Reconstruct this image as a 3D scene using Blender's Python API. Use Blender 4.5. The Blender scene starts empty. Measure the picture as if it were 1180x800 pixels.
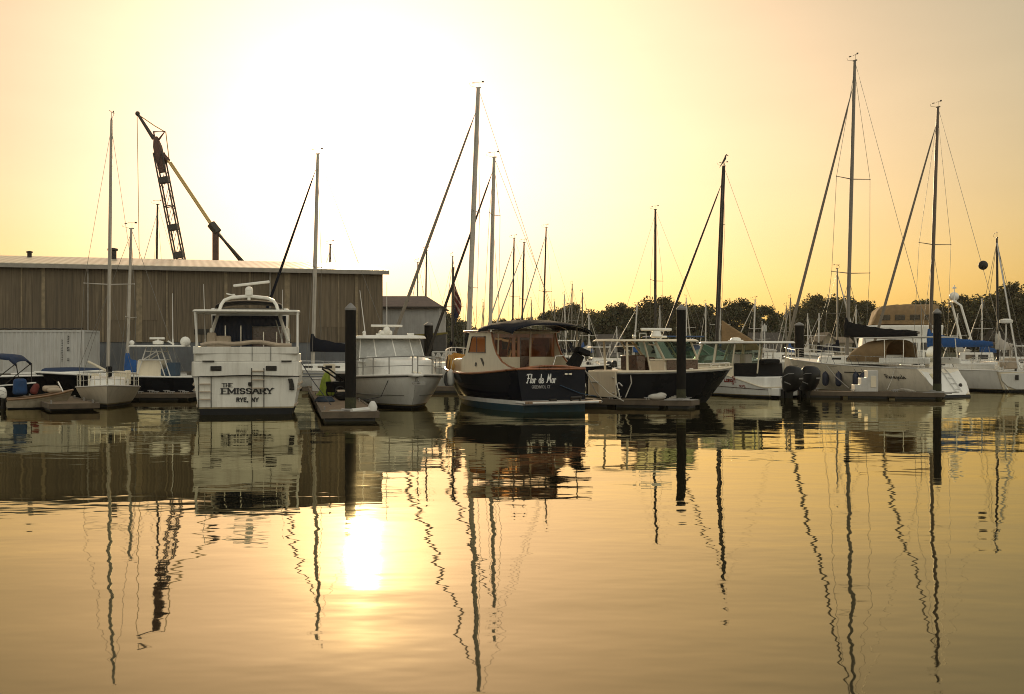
import bpy, bmesh, math, random
from mathutils import Vector, Matrix
R = math.radians
PI = math.pi
sc = bpy.context.scene
COL = sc.collection
F = 1311.0          # focal length in photo pixels
HC = 2.5            # height of the camera above the water
HY = 405.0          # row of the horizon

def wx(px, Y): return (px - 590.0) * Y / F
def wz(py, Y): return HC + (HY - py) * Y / F
def P(px, py, Y): return Vector((wx(px, Y), Y, wz(py, Y)))

# ------------------------------------------------------------------ materials
MATS = {}
def mat(name, col, rough=0.5, metal=0.0, var=0.12, vscale=3.0, bump=0.0, bscale=20.0, streak=0.0, dirt=(0.12, 0.10, 0.07),
        coat=0.0, spec=0.5, trans=0.0, stretch=(1, 1, 1), alpha=None, rvar=0.12):
    if name in MATS: return MATS[name]
    m = bpy.data.materials.new(name); m.use_nodes = True
    nt = m.node_tree; N = nt.nodes; L = nt.links
    b = N["Principled BSDF"]
    b.inputs["Roughness"].default_value = rough
    b.inputs["Metallic"].default_value = metal
    b.inputs["Specular IOR Level"].default_value = spec
    if coat: b.inputs["Coat Weight"].default_value = coat; b.inputs["Coat Roughness"].default_value = 0.05
    tc = N.new("ShaderNodeTexCoord")
    mp = N.new("ShaderNodeMapping"); mp.inputs["Scale"].default_value = stretch
    L.new(tc.outputs["Object"], mp.inputs["Vector"])
    nz = N.new("ShaderNodeTexNoise"); nz.inputs["Scale"].default_value = vscale; nz.inputs["Detail"].default_value = 5
    nz.inputs["Roughness"].default_value = 0.6
    L.new(mp.outputs["Vector"], nz.inputs["Vector"])
    mr = N.new("ShaderNodeMapRange")
    mr.inputs["From Min"].default_value = 0.3; mr.inputs["From Max"].default_value = 0.7
    mr.inputs["To Min"].default_value = 1 - var; mr.inputs["To Max"].default_value = 1 + var
    L.new(nz.outputs["Fac"], mr.inputs["Value"])
    mul = N.new("ShaderNodeVectorMath"); mul.operation = 'SCALE'
    mul.inputs[0].default_value = col[:3]
    L.new(mr.outputs["Result"], mul.inputs["Scale"])
    out = mul.outputs["Vector"]
    if streak:
        mp2 = N.new("ShaderNodeMapping"); mp2.inputs["Scale"].default_value = (3.2, 3.2, 0.35)
        L.new(tc.outputs["Object"], mp2.inputs["Vector"])
        n2 = N.new("ShaderNodeTexNoise"); n2.inputs["Scale"].default_value = 1.6; n2.inputs["Detail"].default_value = 6
        n2.inputs["Roughness"].default_value = 0.65
        L.new(mp2.outputs["Vector"], n2.inputs["Vector"])
        m2 = N.new("ShaderNodeMapRange"); m2.inputs["From Min"].default_value = 0.47; m2.inputs["From Max"].default_value = 0.78
        m2.inputs["To Max"].default_value = streak
        L.new(n2.outputs["Fac"], m2.inputs["Value"])
        mx = N.new("ShaderNodeMix"); mx.data_type = 'RGBA'
        L.new(m2.outputs["Result"], mx.inputs["Factor"]); L.new(out, mx.inputs["A"]); mx.inputs["B"].default_value = (*dirt, 1)
        out = mx.outputs["Result"]
    L.new(out, b.inputs["Base Color"])
    if rvar:
        r2 = N.new("ShaderNodeMapRange"); r2.inputs["From Min"].default_value = 0.3; r2.inputs["From Max"].default_value = 0.7
        r2.inputs["To Min"].default_value = max(0.02, rough - rvar * rough); r2.inputs["To Max"].default_value = min(1, rough + rvar)
        L.new(nz.outputs["Fac"], r2.inputs["Value"]); L.new(r2.outputs["Result"], b.inputs["Roughness"])
    if bump:
        n3 = N.new("ShaderNodeTexNoise"); n3.inputs["Scale"].default_value = bscale; n3.inputs["Detail"].default_value = 4
        L.new(mp.outputs["Vector"], n3.inputs["Vector"])
        bp = N.new("ShaderNodeBump"); bp.inputs["Strength"].default_value = 1.0; bp.inputs["Distance"].default_value = bump
        L.new(n3.outputs["Fac"], bp.inputs["Height"]); L.new(bp.outputs["Normal"], b.inputs["Normal"])
    if trans:
        tr = N.new("ShaderNodeBsdfTranslucent"); L.new(out, tr.inputs["Color"])
        ms = N.new("ShaderNodeMixShader"); ms.inputs["Fac"].default_value = trans
        L.new(b.outputs["BSDF"], ms.inputs[1]); L.new(tr.outputs["BSDF"], ms.inputs[2])
        L.new(ms.outputs["Shader"], N["Material Output"].inputs["Surface"])
    if alpha is not None:
        tr = N.new("ShaderNodeBsdfTransparent"); tr.inputs["Color"].default_value = (*alpha[1], 1)
        ms = N.new("ShaderNodeMixShader"); ms.inputs["Fac"].default_value = alpha[0]
        L.new(b.outputs["BSDF"], ms.inputs[1]); L.new(tr.outputs["BSDF"], ms.inputs[2])
        L.new(ms.outputs["Shader"], N["Material Output"].inputs["Surface"])
    MATS[name] = m
    return m

def stripes(name, ca, cb, scale, axis='X', rough=0.6, bump=0.0, metal=0.0, prof='SIN', var=0.2, vscale=0.6, thr=None, streak=0.0, dirt=(.1, .07, .04)):
    """corrugation or planks: bands along one object axis plus large-scale wear"""
    if name in MATS: return MATS[name]
    m = mat(name, ca, rough, metal, var=var, vscale=vscale, streak=streak, dirt=dirt)
    nt = m.node_tree; N = nt.nodes; L = nt.links; b = N["Principled BSDF"]
    tc = N.new("ShaderNodeTexCoord")
    w = N.new("ShaderNodeTexWave"); w.wave_type = 'BANDS'; w.bands_direction = axis; w.wave_profile = prof
    w.inputs["Scale"].default_value = scale; w.inputs["Distortion"].default_value = 0.0
    L.new(tc.outputs["Object"], w.inputs["Vector"])
    src = b.inputs["Base Color"].links[0].from_socket
    mx = N.new("ShaderNodeMix"); mx.data_type = 'RGBA'; mx.blend_type = 'MULTIPLY'
    cr = N.new("ShaderNodeMapRange")
    if thr: cr.inputs["From Min"].default_value = thr[0]; cr.inputs["From Max"].default_value = thr[1]
    L.new(w.outputs["Fac"], cr.inputs["Value"])
    mm = N.new("ShaderNodeMix"); mm.data_type = 'RGBA'
    mm.inputs["A"].default_value = (*cb, 1); mm.inputs["B"].default_value = (1, 1, 1, 1)
    L.new(cr.outputs["Result"], mm.inputs["Factor"])
    mx.inputs["Factor"].default_value = 1.0
    L.new(src, mx.inputs["A"]); L.new(mm.outputs["Result"], mx.inputs["B"])
    L.new(mx.outputs["Result"], b.inputs["Base Color"])
    if bump:
        bp = N.new("ShaderNodeBump"); bp.inputs["Distance"].default_value = bump; bp.inputs["Strength"].default_value = 1.0
        L.new(w.outputs["Fac"], bp.inputs["Height"]); L.new(bp.outputs["Normal"], b.inputs["Normal"])
    return m

# ------------------------------------------------------------------ mesh builder
class MB:
    def __init__(s): s.v = []; s.f = []; s.m = []
    def add(s, vs, fs, m=0):
        o = len(s.v); s.v += [tuple(p) for p in vs]
        for f in fs: s.f.append(tuple(i + o for i in f)); s.m.append(m)
    def box(s, c, d, rz=0, ry=0, rx=0, m=0, top=1.0, topy=None):
        x, y, z = d[0] / 2, d[1] / 2, d[2] / 2
        ty = top if topy is None else topy
        vs = [(-x, -y, -z), (x, -y, -z), (x, y, -z), (-x, y, -z), (-x * top, -y * ty, z), (x * top, -y * ty, z), (x * top, y * ty, z), (-x * top, y * ty, z)]
        M = Matrix.Rotation(rz, 3, 'Z') @ Matrix.Rotation(ry, 3, 'Y') @ Matrix.Rotation(rx, 3, 'X')
        vs = [M @ Vector(v) + Vector(c) for v in vs]
        s.add(vs, [(0, 3, 2, 1), (4, 5, 6, 7), (0, 1, 5, 4), (1, 2, 6, 5), (2, 3, 7, 6), (3, 0, 4, 7)], m)
        return s
    def span(s, a, b, m=0):
        return s.box([(a[i] + b[i]) / 2 for i in range(3)], [abs(b[i] - a[i]) for i in range(3)], m=m)
    def tube(s, pts, r, n=8, m=0, caps=True, closed=False, flat=1.0):
        pts = [Vector(p) for p in pts]; k = len(pts)
        rs = r if isinstance(r, (list, tuple)) else [r] * k
        rings = []
        ref = None
        for i, p in enumerate(pts):
            if closed: t = pts[(i + 1) % k] - pts[i - 1]
            else: t = pts[min(i + 1, k - 1)] - pts[max(i - 1, 0)]
            if t.length < 1e-9: t = Vector((0, 0, 1))
            t.normalize()
            if ref is None:
                ref = Vector((0, 0, 1)) if abs(t.z) < 0.9 else Vector((1, 0, 0))
            u = t.cross(ref)
            if u.length < 1e-6: u = t.orthogonal()
            u.normalize(); w = u.cross(t).normalized(); ref = w
            rings.append([p + (u * math.cos(2 * PI * j / n) + w * (flat * math.sin(2 * PI * j / n))) * rs[i] for j in range(n)])
        s.loft(rings, True, caps and not closed, caps and not closed, m, closed)
        return s
    def loft(s, rings, ring_closed=True, cap0=True, cap1=True, m=0, loop=False):
        n = len(rings[0]); k = len(rings)
        vs = [p for r in rings for p in r]; fs = []
        for i in range(k if loop else k - 1):
            a = i * n; b = ((i + 1) % k) * n
            for j in range(n if ring_closed else n - 1):
                j2 = (j + 1) % n
                fs.append((a + j, a + j2, b + j2, b + j))
        if cap0 and ring_closed: fs.append(tuple(range(n - 1, -1, -1)))
        if cap1 and ring_closed: fs.append(tuple((k - 1) * n + j for j in range(n)))
        s.add(vs, fs, m); return s
    def prism(s, poly, a, b, axis='z', m=0):
        """poly in the two other axes (x,y for z; x,z for y; y,z for x), extruded from a to b"""
        def pt(p, h):
            return {'z': (p[0], p[1], h), 'y': (p[0], h, p[1]), 'x': (h, p[0], p[1])}[axis]
        n = len(poly)
        s.add([pt(p, a) for p in poly] + [pt(p, b) for p in poly],
              [tuple(range(n - 1, -1, -1)), tuple(range(n, 2 * n))] + [(j, (j + 1) % n, n + (j + 1) % n, n + j) for j in range(n)], m)
        return s
    def lathe(s, prof, c=(0, 0, 0), n=16, m=0, axis='z', M=None):
        rings = []
        for r, z in prof:
            ring = []
            for j in range(n):
                a = 2 * PI * j / n
                p = Vector((r * math.cos(a), r * math.sin(a), z))
                if axis == 'x': p = Vector((p.z, p.x, p.y))
                if axis == 'y': p = Vector((p.x, p.z, p.y))
                if M: p = M @ p
                ring.append(p + Vector(c))
            rings.append(ring)
        s.loft(rings, True, True, True, m); return s
    def ball(s, c, r, n=12, k=8, m=0, M=None):
        if not isinstance(r, (tuple, list)): r = (r, r, r)
        rings = []
        for i in range(k + 1):
            th = PI * i / k; q = max(math.sin(th), 0.02)
            ring = []
            for j in range(n):
                p = Vector((r[0] * q * math.cos(2 * PI * j / n), r[1] * q * math.sin(2 * PI * j / n), -r[2] * math.cos(th)))
                if M: p = M @ p
                ring.append(p + Vector(c))
            rings.append(ring)
        s.loft(rings, True, True, True, m); return s
    def build(s, name, mats, parent=None, bevel=0.0, sharp=35, segs=2, flat=False):
        me = bpy.data.meshes.new(name)
        me.from_pydata(s.v, [], s.f)
        mats = mats if isinstance(mats, (list, tuple)) else [mats]
        for x in mats: me.materials.append(x)
        for p, mi in zip(me.polygons, s.m): p.material_index = min(mi, len(mats) - 1)
        bm = bmesh.new(); bm.from_mesh(me)
        bmesh.ops.remove_doubles(bm, verts=bm.verts, dist=1e-5)
        bmesh.ops.recalc_face_normals(bm, faces=bm.faces)
        bm.to_mesh(me); bm.free()
        if not flat:
            me.shade_smooth(); me.set_sharp_from_angle(angle=R(sharp))
        o = bpy.data.objects.new(name, me); COL.objects.link(o)
        if parent is not None: o.parent = parent
        if bevel:
            md = o.modifiers.new("bevel", 'BEVEL'); md.width = bevel; md.segments = segs; md.limit_method = 'ANGLE'; md.angle_limit = R(40)
        return o

def thing(name, label, cat, loc=(0, 0, 0), rz=0, group=None):
    o = bpy.data.objects.new(name, None); COL.objects.link(o)
    o.empty_display_size = 0.3
    o.location = loc; o.rotation_euler = (0, 0, rz); o["label"] = label; o["category"] = cat
    if group: o["group"] = group
    return o
def tag(o, label, cat, group=None):
    o["label"] = label; o["category"] = cat
    if group: o["group"] = group
    return o
def dup(root, loc, rz, label, group=None, scale=None):
    r = root.copy(); COL.objects.link(r); r.location = loc; r.rotation_euler = (0, 0, rz); r["label"] = label
    if group: r["group"] = group
    if scale is not None: r.scale = scale
    for ch in list(root.children):
        c = ch.copy(); COL.objects.link(c); c.parent = r
        for g in list(ch.children):
            d = g.copy(); COL.objects.link(d); d.parent = c
    return r
def anchor(px, Y, lx, ly, rz):
    """world origin such that the local point (lx,ly) stands at photo column px and depth Y"""
    c, s = math.cos(rz), math.sin(rz)
    return Vector((wx(px, Y) - (lx * c - ly * s), Y - (lx * s + ly * c), 0))

# ------------------------------------------------------------------ hulls
class Hull:
    def __init__(s, L, B, sheer, tw=0.85, draft=0.5, rake=1.0, strake=0.0, e0=0.25, e1=0.9, tmax=0.4, power=2.3, x0=0.0, bend=1.2):
        s.__dict__.update(L=L, B=B, tw=tw, draft=draft, rake=rake, strake=strake, e0=e0, e1=e1, tmax=tmax, power=power, x0=x0, bend=bend)
        s.sheer = sheer if callable(sheer) else (lambda t: sheer[0] + (sheer[1] - sheer[0]) * t ** 1.7)
    def b(s, t):
        if t < s.tmax:
            u = t / s.tmax; return s.B / 2 * (s.tw + (1 - s.tw) * math.sin(u * PI / 2))
        u = (t - s.tmax) / (1 - s.tmax)
        return s.B / 2 * max(1 - u ** s.power, 0.004)
    def x(s, t, z):
        zs = s.sheer(t); q = min(max((z + 0.15) / (zs + 0.15), 0), 1.2)
        xb = s.L - s.rake * max(1 - q, 0) ** s.bend
        xs = s.strake * q
        return s.x0 + xs + t * (xb - xs)
    def pt(s, t, z, side=1):
        zs = s.sheer(t); e = s.e0 + (s.e1 - s.e0) * t ** 2
        q = min(max((z + s.draft) / (zs + s.draft), 0), 1)
        return Vector((s.x(t, z), side * s.b(t) * q ** e, z))
    def top(s, t, side=1, dz=0.0, inset=0.0):
        zs = s.sheer(t); p = s.pt(t, zs, side)
        p.y = side * max(abs(p.y) - inset, 0.0); p.z += dz
        return p
    def mesh(s, bands, nt=22, nz=7):
        """bands: [(z_top, material index), ...] ; the last band runs to the sheer"""
        ts = [1 - (1 - i / nt) ** 1.35 for i in range(nt + 1)]
        mb = MB(); grid = []
        low = [-s.draft, -s.draft * 0.55, -0.1] + [z for z, _ in bands[:-1]]
        for t in ts:
            zs = s.sheer(t); z1 = low[-1]
            col = low + [z1 + (zs - z1) * (k / nz) for k in range(1, nz + 1)]
            grid.append(col)
        nr = len(grid[0])
        def mi(r):
            zt = grid[0][r + 1]
            for z, k in bands[:-1]:
                if zt <= z + 1e-6: return k
            return bands[-1][1]
        for side in (1, -1):
            vs = [s.pt(t, z, side) for t, col in zip(ts, grid) for z in col]
            for r in range(nr - 1):
                mb_f = []
                for i in range(nt):
                    a = i * nr + r
                    f = (a, a + nr, a + nr + 1, a + 1)
                    mb_f.append(f if side < 0 else f[::-1])
                if r == 0: o = len(mb.v); mb.v += [tuple(p) for p in vs]
                for f in mb_f: mb.f.append(tuple(j + o for j in f)); mb.m.append(mi(r))
        # transom strip by strip
        for r in range(nr - 1):
            z0, z1 = grid[0][r], grid[0][r + 1]
            a, b_, c, d = s.pt(0, z0, 1), s.pt(0, z0, -1), s.pt(0, z1, -1), s.pt(0, z1, 1)
            mb.add([a, b_, c, d], [(0, 1, 2, 3)], mi(r))
        return mb
    def deck(s, dz=-0.03, inset=0.02, camber=0.06, t0=0.0, t1=1.0, n=18):
        mb = MB(); rings = []
        for i in range(n + 1):
            t = t0 + (t1 - t0) * i / n
            a = s.top(t, 1, dz, inset); c = s.top(t, -1, dz, inset)
            mid = (a + c) / 2; mid.z += camber * min(1, abs(a.y))
            q = (a + mid) / 2; q.z += camber * .25 * min(1, abs(a.y)); q2 = (c + mid) / 2; q2.z = q.z
            rings.append([a, q, mid, q2, c])
        mb.loft(rings, False, False, False); return mb
    def edge(s, r=0.03, dz=0.0, t0=0.0, t1=1.0, n=24, out=0.0, stern=True, flat=1.0):
        pts = [s.top(t0 + (t1 - t0) * i / n, 1, dz, -out) for i in range(n + 1)]
        pts2 = [s.top(t0 + (t1 - t0) * i / n, -1, dz, -out) for i in range(n, -1, -1)]
        mb = MB(); mb.tube(pts + pts2, r, 8, flat=flat)
        if stern and t0 == 0: mb.tube([s.top(0, -1, dz, 0), s.top(0, 1, dz, 0)], r, 8)
        return mb
    def rail(s, h, t0, t1, n, inset=0.06, r=0.014, mid=True, front=True, rtop=None):
        """pulpit/lifeline rail with stanchions along both sides of the sheer"""
        mb = MB()
        for side in (1, -1):
            pts = [s.top(t0 + (t1 - t0) * i / n, side, h, inset) for i in range(n + 1)]
            mb.tube(pts, rtop or r, 6)
            if mid: mb.tube([p - Vector((0, 0, h * .5)) for p in pts], r * .6, 5)
            for p in pts: mb.tube([p - Vector((0, 0, h)), p], r, 6)
        if front: mb.tube([s.top(t1, 1, h, inset), s.top(t1, 1, h, inset) + Vector((.12, -s.top(t1, 1, h, inset).y, 0)), s.top(t1, -1, h, inset)], rtop or r, 6)
        return mb

def shell(mb, outline, z0, z1, inset=0.0, m=0, top_in=0.0, z_top_shift=None):
    """a closed plan outline raised from z0 to z1, leaning in by top_in"""
    n = len(outline)
    cx = sum(p[0] for p in outline) / n; cy = sum(p[1] for p in outline) / n
    lo = [(p[0], p[1], z0) for p in outline]
    hi = []
    for p in outline:
        d = Vector((p[0] - cx, p[1] - cy)); l = max(d.length, 1e-6)
        q = d * max(0, (l - top_in) / l)
        hi.append((cx + q.x, cy + q.y, z1 + (z_top_shift(p) if z_top_shift else 0)))
    mb.add(lo + hi, [tuple(range(n - 1, -1, -1)), tuple(range(n, 2 * n))] + [(j, (j + 1) % n, n + (j + 1) % n, n + j) for j in range(n)], m)
    return mb

def rrect(x0, x1, y0, y1, r, n=4, rf=None):
    """rounded rectangle outline; rf: radius at the x1 end"""
    rf = r if rf is None else rf
    out = []
    for cx, cy, a0, rr in ((x1 - rf, y1 - rf, 0, rf), (x0 + r, y1 - r, 90, r), (x0 + r, y0 + r, 180, r), (x1 - rf, y0 + rf, 270, rf)):
        for i in range(n + 1):
            a = R(a0 + 90 * i / n); out.append((cx + rr * math.cos(a), cy + rr * math.sin(a)))
    return out

# ------------------------------------------------------------------ lettering
def arc(cx, cy, rx, ry, a0, a1, n=9):
    return [(cx + rx * math.cos(R(a0 + (a1 - a0) * i / n)), cy + ry * math.sin(R(a0 + (a1 - a0) * i / n))) for i in range(n + 1)]
CAPS = {
 'T': (.7, [[(.35, 0), (.35, 1)], [(0, 1), (.7, 1)]]), 'H': (.75, [[(.08, 0), (.08, 1)], [(.67, 0), (.67, 1)], [(.08, .5), (.67, .5)]]),
 'E': (.65, [[(.08, 0), (.08, 1)], [(.08, 1), (.6, 1)], [(.08, .52), (.5, .52)], [(.08, 0), (.6, 0)]]),
 'M': (.95, [[(.08, 0), (.08, 1), (.47, .2), (.87, 1), (.87, 0)]]), 'I': (.3, [[(.15, 0), (.15, 1)]]),
 'S': (.65, [arc(.32, .75, .25, .25, 20, 270, 8) + arc(.32, .25, .25, .25, 90, -160, 8)]),
 'A': (.8, [[(.02, 0), (.4, 1), (.78, 0)], [(.17, .36), (.63, .36)]]),
 'R': (.72, [[(.08, 0), (.08, 1), (.4, 1)] + arc(.4, .75, .24, .25, 90, -90, 6) + [(.08, .5)], [(.38, .5), (.68, 0)]]),
 'Y': (.75, [[(.02, 1), (.37, .5), (.73, 1)], [(.37, .5), (.37, 0)]]), 'N': (.78, [[(.08, 0), (.08, 1), (.7, 0), (.7, 1)]]),
 'G': (.8, [arc(.42, .5, .36, .5, 45, 330, 12) + [(.76, .45), (.45, .45)]]), 'C': (.75, [arc(.42, .5, .36, .5, 45, 315, 12)]),
 'W': (1.0, [[(.02, 1), (.27, 0), (.5, .8), (.73, 0), (.98, 1)]]), ',': (.3, [[(.15, .06), (.08, -.18)]]), ' ': (.45, []),
 'F': (.7, [[(.02, .92), (.15, 1.0), (.72, 1.02)], [(.36, 1), (.3, .3), (.18, 0), (.02, .06)], [(.16, .52), (.56, .55)]]),
 'l': (.26, [[(.02, .05), (.2, .6), (.24, 1.0), (.14, 1.0), (.1, .2), (.16, 0), (.28, .1)]]),
 'o': (.42, [arc(.2, .24, .17, .24, 60, 420, 11) + [(.42, .36)]]),
 'r': (.38, [[(.0, .12), (.1, .5), (.12, .4), (.1, 0)], [(.12, .38), (.22, .5), (.34, .42)]]),
 'd': (.5, [arc(.2, .24, .17, .24, 60, 400, 11), [(.42, 1.0), (.36, .2), (.4, 0), (.52, .1)]]),
 'e': (.46, [[(.04, .2), (.36, .33)] + arc(.2, .34, .16, .17, 0, 180, 6) + [(.03, .16), (.10, .0), (.26, .0), (.46, .14)]]),
 'm': (.6, [[(.05, 0), (.1, .45), (.2, .45), (.25, 0)]]), 'a': (.46, [arc(.2, .24, .17, .24, 50, 400, 11), [(.38, .48), (.36, .1), (.46, .04)]]),
 'n': (.45, [[(.04, 0), (.08, .46)], [(.08, .34), (.2, .48), (.32, .42), (.32, .06), (.44, .04)]]),
 'g': (.46, [arc(.2, .24, .17, .24, 50, 400, 11), [(.38, .46), (.34, -.3), (.16, -.42), (.04, -.28)]]),
 '!': (.25, [[(.14, .3), (.2, 1)], [(.1, 0), (.11, .05)]]), 'L': (.62, [[(.3, 1), (.16, .06), (.04, .0), (.2, .02), (.6, .06)]]),
 'Q': (1, []), 'script_M': (.95, [[(.02, .04), (.12, .1), (.3, 1), (.42, .3), (.74, 1.02), (.78, .1), (.92, .04)]]),
 'script_S': (.6, [arc(.35, .76, .22, .22, 10, 260, 8) + arc(.27, .25, .24, .25, 80, -170, 8)]),
 'script_R': (.75, [[(.2, 1), (.12, 0)], [(.0, .85)] + arc(.36, .77, .26, .24, 120, -90, 8) + [(.24, .5), (.5, .1), (.75, .04)]]),
}
def lettering(text, origin, ux, uy, height, width, weight=0.12, gap=0.12, shear=0.0, depth=0.006, serif=False, thin=None):
    """raised vinyl letters: each stroke a thin flat bar standing proud of the surface; text scaled to the given width"""
    ux = Vector(ux).normalized(); uy = Vector(uy).normalized(); nn = ux.cross(uy).normalized()
    if isinstance(text, str): text = list(text)
    tot = sum(CAPS[c][0] + gap for c in text) - gap
    kx = width / tot; mb = MB(); x = 0
    for c in text:
        w, strokes = CAPS[c]
        for st in strokes:
            pts = [((x + q[0]) * kx + shear * q[1] * height, q[1] * height) for q in st]
            for (a, b) in zip(pts[:-1], pts[1:]):
                d = Vector((b[0] - a[0], b[1] - a[1])); l = d.length
                if l < 1e-6: continue
                d /= l; nrm = Vector((-d.y, d.x))
                wt = weight * height
                if thin: wt = weight * height * (thin + (1 - thin) * abs(d.y))
                nrm *= wt / 2; e = d * wt * 0.35
                q = [Vector(a) - e - nrm, Vector(b) + e - nrm, Vector(b) + e + nrm, Vector(a) - e + nrm]
                lo = [Vector(origin) + ux * p.x + uy * p.y for p in q]
                hi = [p + nn * depth for p in lo]
                mb.add(lo + hi, [(3, 2, 1, 0), (4, 5, 6, 7), (0, 1, 5, 4), (1, 2, 6, 5), (2, 3, 7, 6), (3, 0, 4, 7)])
            if serif:
                for q in (pts[0], pts[-1]):
                    if abs(q[1]) < .02 * height or abs(q[1] - height) < .02 * height:
                        o = Vector(origin) + ux * q[0] + uy * q[1]
                        s_ = weight * height
                        lo = [o + ux * (sx * s_ * .95) + uy * (sy * s_ * .22) for sx, sy in ((-1, -1), (1, -1), (1, 1), (-1, 1))]
                        hi = [p + nn * depth * 1.15 for p in lo]
                        mb.add(lo + hi, [(3, 2, 1, 0), (4, 5, 6, 7), (0, 1, 5, 4), (1, 2, 6, 5), (2, 3, 7, 6), (3, 0, 4, 7)])
        x += w + gap
    return mb
EXPOSURE = 0.12
SKY_K = (1.95, 1.45, 6.0); SKY_AIR = 1.35; SKY_DUST = 3.0
SKY_TINT = (1.10, 1.05, .71)
FLOOR = (.63, .565, .47)
GLOSS_GOLD = (1.0, .925, .63, 1); WATER_ROUGH = .024  # gold put into the gloss colour so the water's reflections look warmer
HAZE = 0.00007
# scale, sx, sy, detail, amplitude
W1 = (1.0, .40, .56, 3, .016)
W2 = (1.0, .9, 1.9, 2, .0035)
W3 = (1.0, .08, .2, 1, .03)
# ------------------------------------------------------------------ camera, sun, sky
SUN_AZ = math.atan((418 - 590) / F)          # left of the view axis
SUN_EL = math.atan(235 / math.hypot(F, 172))
cam_d = bpy.data.cameras.new("camera"); cam = bpy.data.objects.new("camera", cam_d); COL.objects.link(cam)
cam.location = (0, 0, HC); cam.rotation_euler = (R(90), 0, 0)
cam_d.sensor_width = 36; cam_d.lens = F / 1180 * 36; cam_d.shift_y = 5 / 1180
cam_d.clip_start = 0.1; cam_d.clip_end = 6000
sc.camera = cam

sd = Vector((math.sin(SUN_AZ) * math.cos(SUN_EL), math.cos(SUN_AZ) * math.cos(SUN_EL), math.sin(SUN_EL)))
sun_d = bpy.data.lights.new("sun", 'SUN'); sun = bpy.data.objects.new("sun", sun_d); COL.objects.link(sun)
sun.rotation_euler = sd.to_track_quat('Z', 'Y').to_euler(); sun.location = sd * 100
sun_d.energy = 3.0; sun_d.angle = R(1.5); sun_d.color = (1.0, 0.74, 0.42)

w = bpy.data.worlds.new("World"); sc.world = w; w.use_nodes = True
nt = w.node_tree; N = nt.nodes; L = nt.links
bg = N["Background"]; bg.inputs["Strength"].default_value = 0.1
sky = N.new("ShaderNodeTexSky"); sky.sky_type = 'NISHITA'; sky.sun_disc = False
sky.sun_elevation = SUN_EL; sky.sun_rotation = SUN_AZ
sky.air_density = SKY_AIR; sky.dust_density = SKY_DUST; sky.ozone_density = 1.0; sky.altitude = 0
# the sun stands in thick morning haze: forward scattering round it, gold in colour
geo = N.new("ShaderNodeTexCoord")
nrm = N.new("ShaderNodeVectorMath"); nrm.operation = 'NORMALIZE'; L.new(geo.outputs["Generated"], nrm.inputs[0])
dot = N.new("ShaderNodeVectorMath"); dot.operation = 'DOT_PRODUCT'; dot.inputs[1].default_value = sd
L.new(nrm.outputs["Vector"], dot.inputs[0])
def math_node(op, a=None, b=None):
    n = N.new("ShaderNodeMath"); n.operation = op
    for i, q in enumerate((a, b)):
        if q is None: continue
        if isinstance(q, (int, float)): n.inputs[i].default_value = q
        else: L.new(q, n.inputs[i])
    return n.outputs[0]
clampd = math_node('MINIMUM', math_node('MAXIMUM', dot.outputs["Value"], -0.9999), 0.9999)
ang = math_node('ARCCOSINE', clampd)
def scaled(col, fac):
    n = N.new("ShaderNodeVectorMath"); n.operation = 'SCALE'; n.inputs[0].default_value = col; L.new(fac, n.inputs["Scale"]); return n.outputs["Vector"]
def addv(a, b):
    n = N.new("ShaderNodeVectorMath"); n.operation = 'ADD'; L.new(a, n.inputs[0]); L.new(b, n.inputs[1]); return n.outputs["Vector"]
# faint high cloud veil, so the sky is not a perfect gradient
cl = N.new("ShaderNodeTexNoise"); cl.inputs["Scale"].default_value = 2.2; cl.inputs["Detail"].default_value = 6; cl.inputs["Roughness"].default_value = 0.55
mpc = N.new("ShaderNodeMapping"); mpc.inputs["Scale"].default_value = (1, 1, 4.5); L.new(nrm.outputs["Vector"], mpc.inputs["Vector"]); L.new(mpc.outputs["Vector"], cl.inputs["Vector"])
veil = N.new("ShaderNodeMapRange"); veil.inputs["From Min"].default_value = .3; veil.inputs["From Max"].default_value = .7
veil.inputs["To Min"].default_value = .95; veil.inputs["To Max"].default_value = 1.05; L.new(cl.outputs["Fac"], veil.inputs["Value"])
# thick haze: the bright aureole is levelled off (N / (1 + N/k)) and the rest of the dome is filled with scattered light
one = N.new("ShaderNodeVectorMath"); one.operation = 'MULTIPLY'; L.new(sky.outputs["Color"], one.inputs[0]); one.inputs[1].default_value = tuple(0.1 / k for k in SKY_K)
inc = N.new("ShaderNodeVectorMath"); inc.operation = 'ADD'; L.new(one.outputs["Vector"], inc.inputs[0]); inc.inputs[1].default_value = (1, 1, 1)
tint = N.new("ShaderNodeVectorMath"); tint.operation = 'MULTIPLY'; tint.inputs[1].default_value = SKY_TINT; L.new(sky.outputs["Color"], tint.inputs[0])
dv = N.new("ShaderNodeVectorMath"); dv.operation = 'DIVIDE'; L.new(tint.outputs["Vector"], dv.inputs[0]); L.new(inc.outputs["Vector"], dv.inputs[1])
away = N.new("ShaderNodeMapRange"); away.interpolation_type = 'SMOOTHSTEP'; away.inputs["From Min"].default_value = R(34); away.inputs["From Max"].default_value = R(100)
L.new(ang, away.inputs["Value"])
aur = math_node('EXPONENT', math_node('MULTIPLY', ang, -1 / R(1.5)))
tot = addv(addv(dv.outputs["Vector"], scaled(tuple(10 * c for c in FLOOR), away.outputs["Result"])), scaled((90, 64, 34), aur))
aur2 = math_node('EXPONENT', math_node('MULTIPLY', ang, -1 / R(8)))
tot = addv(tot, scaled((9, 5.4, 1.2), aur2))
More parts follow.
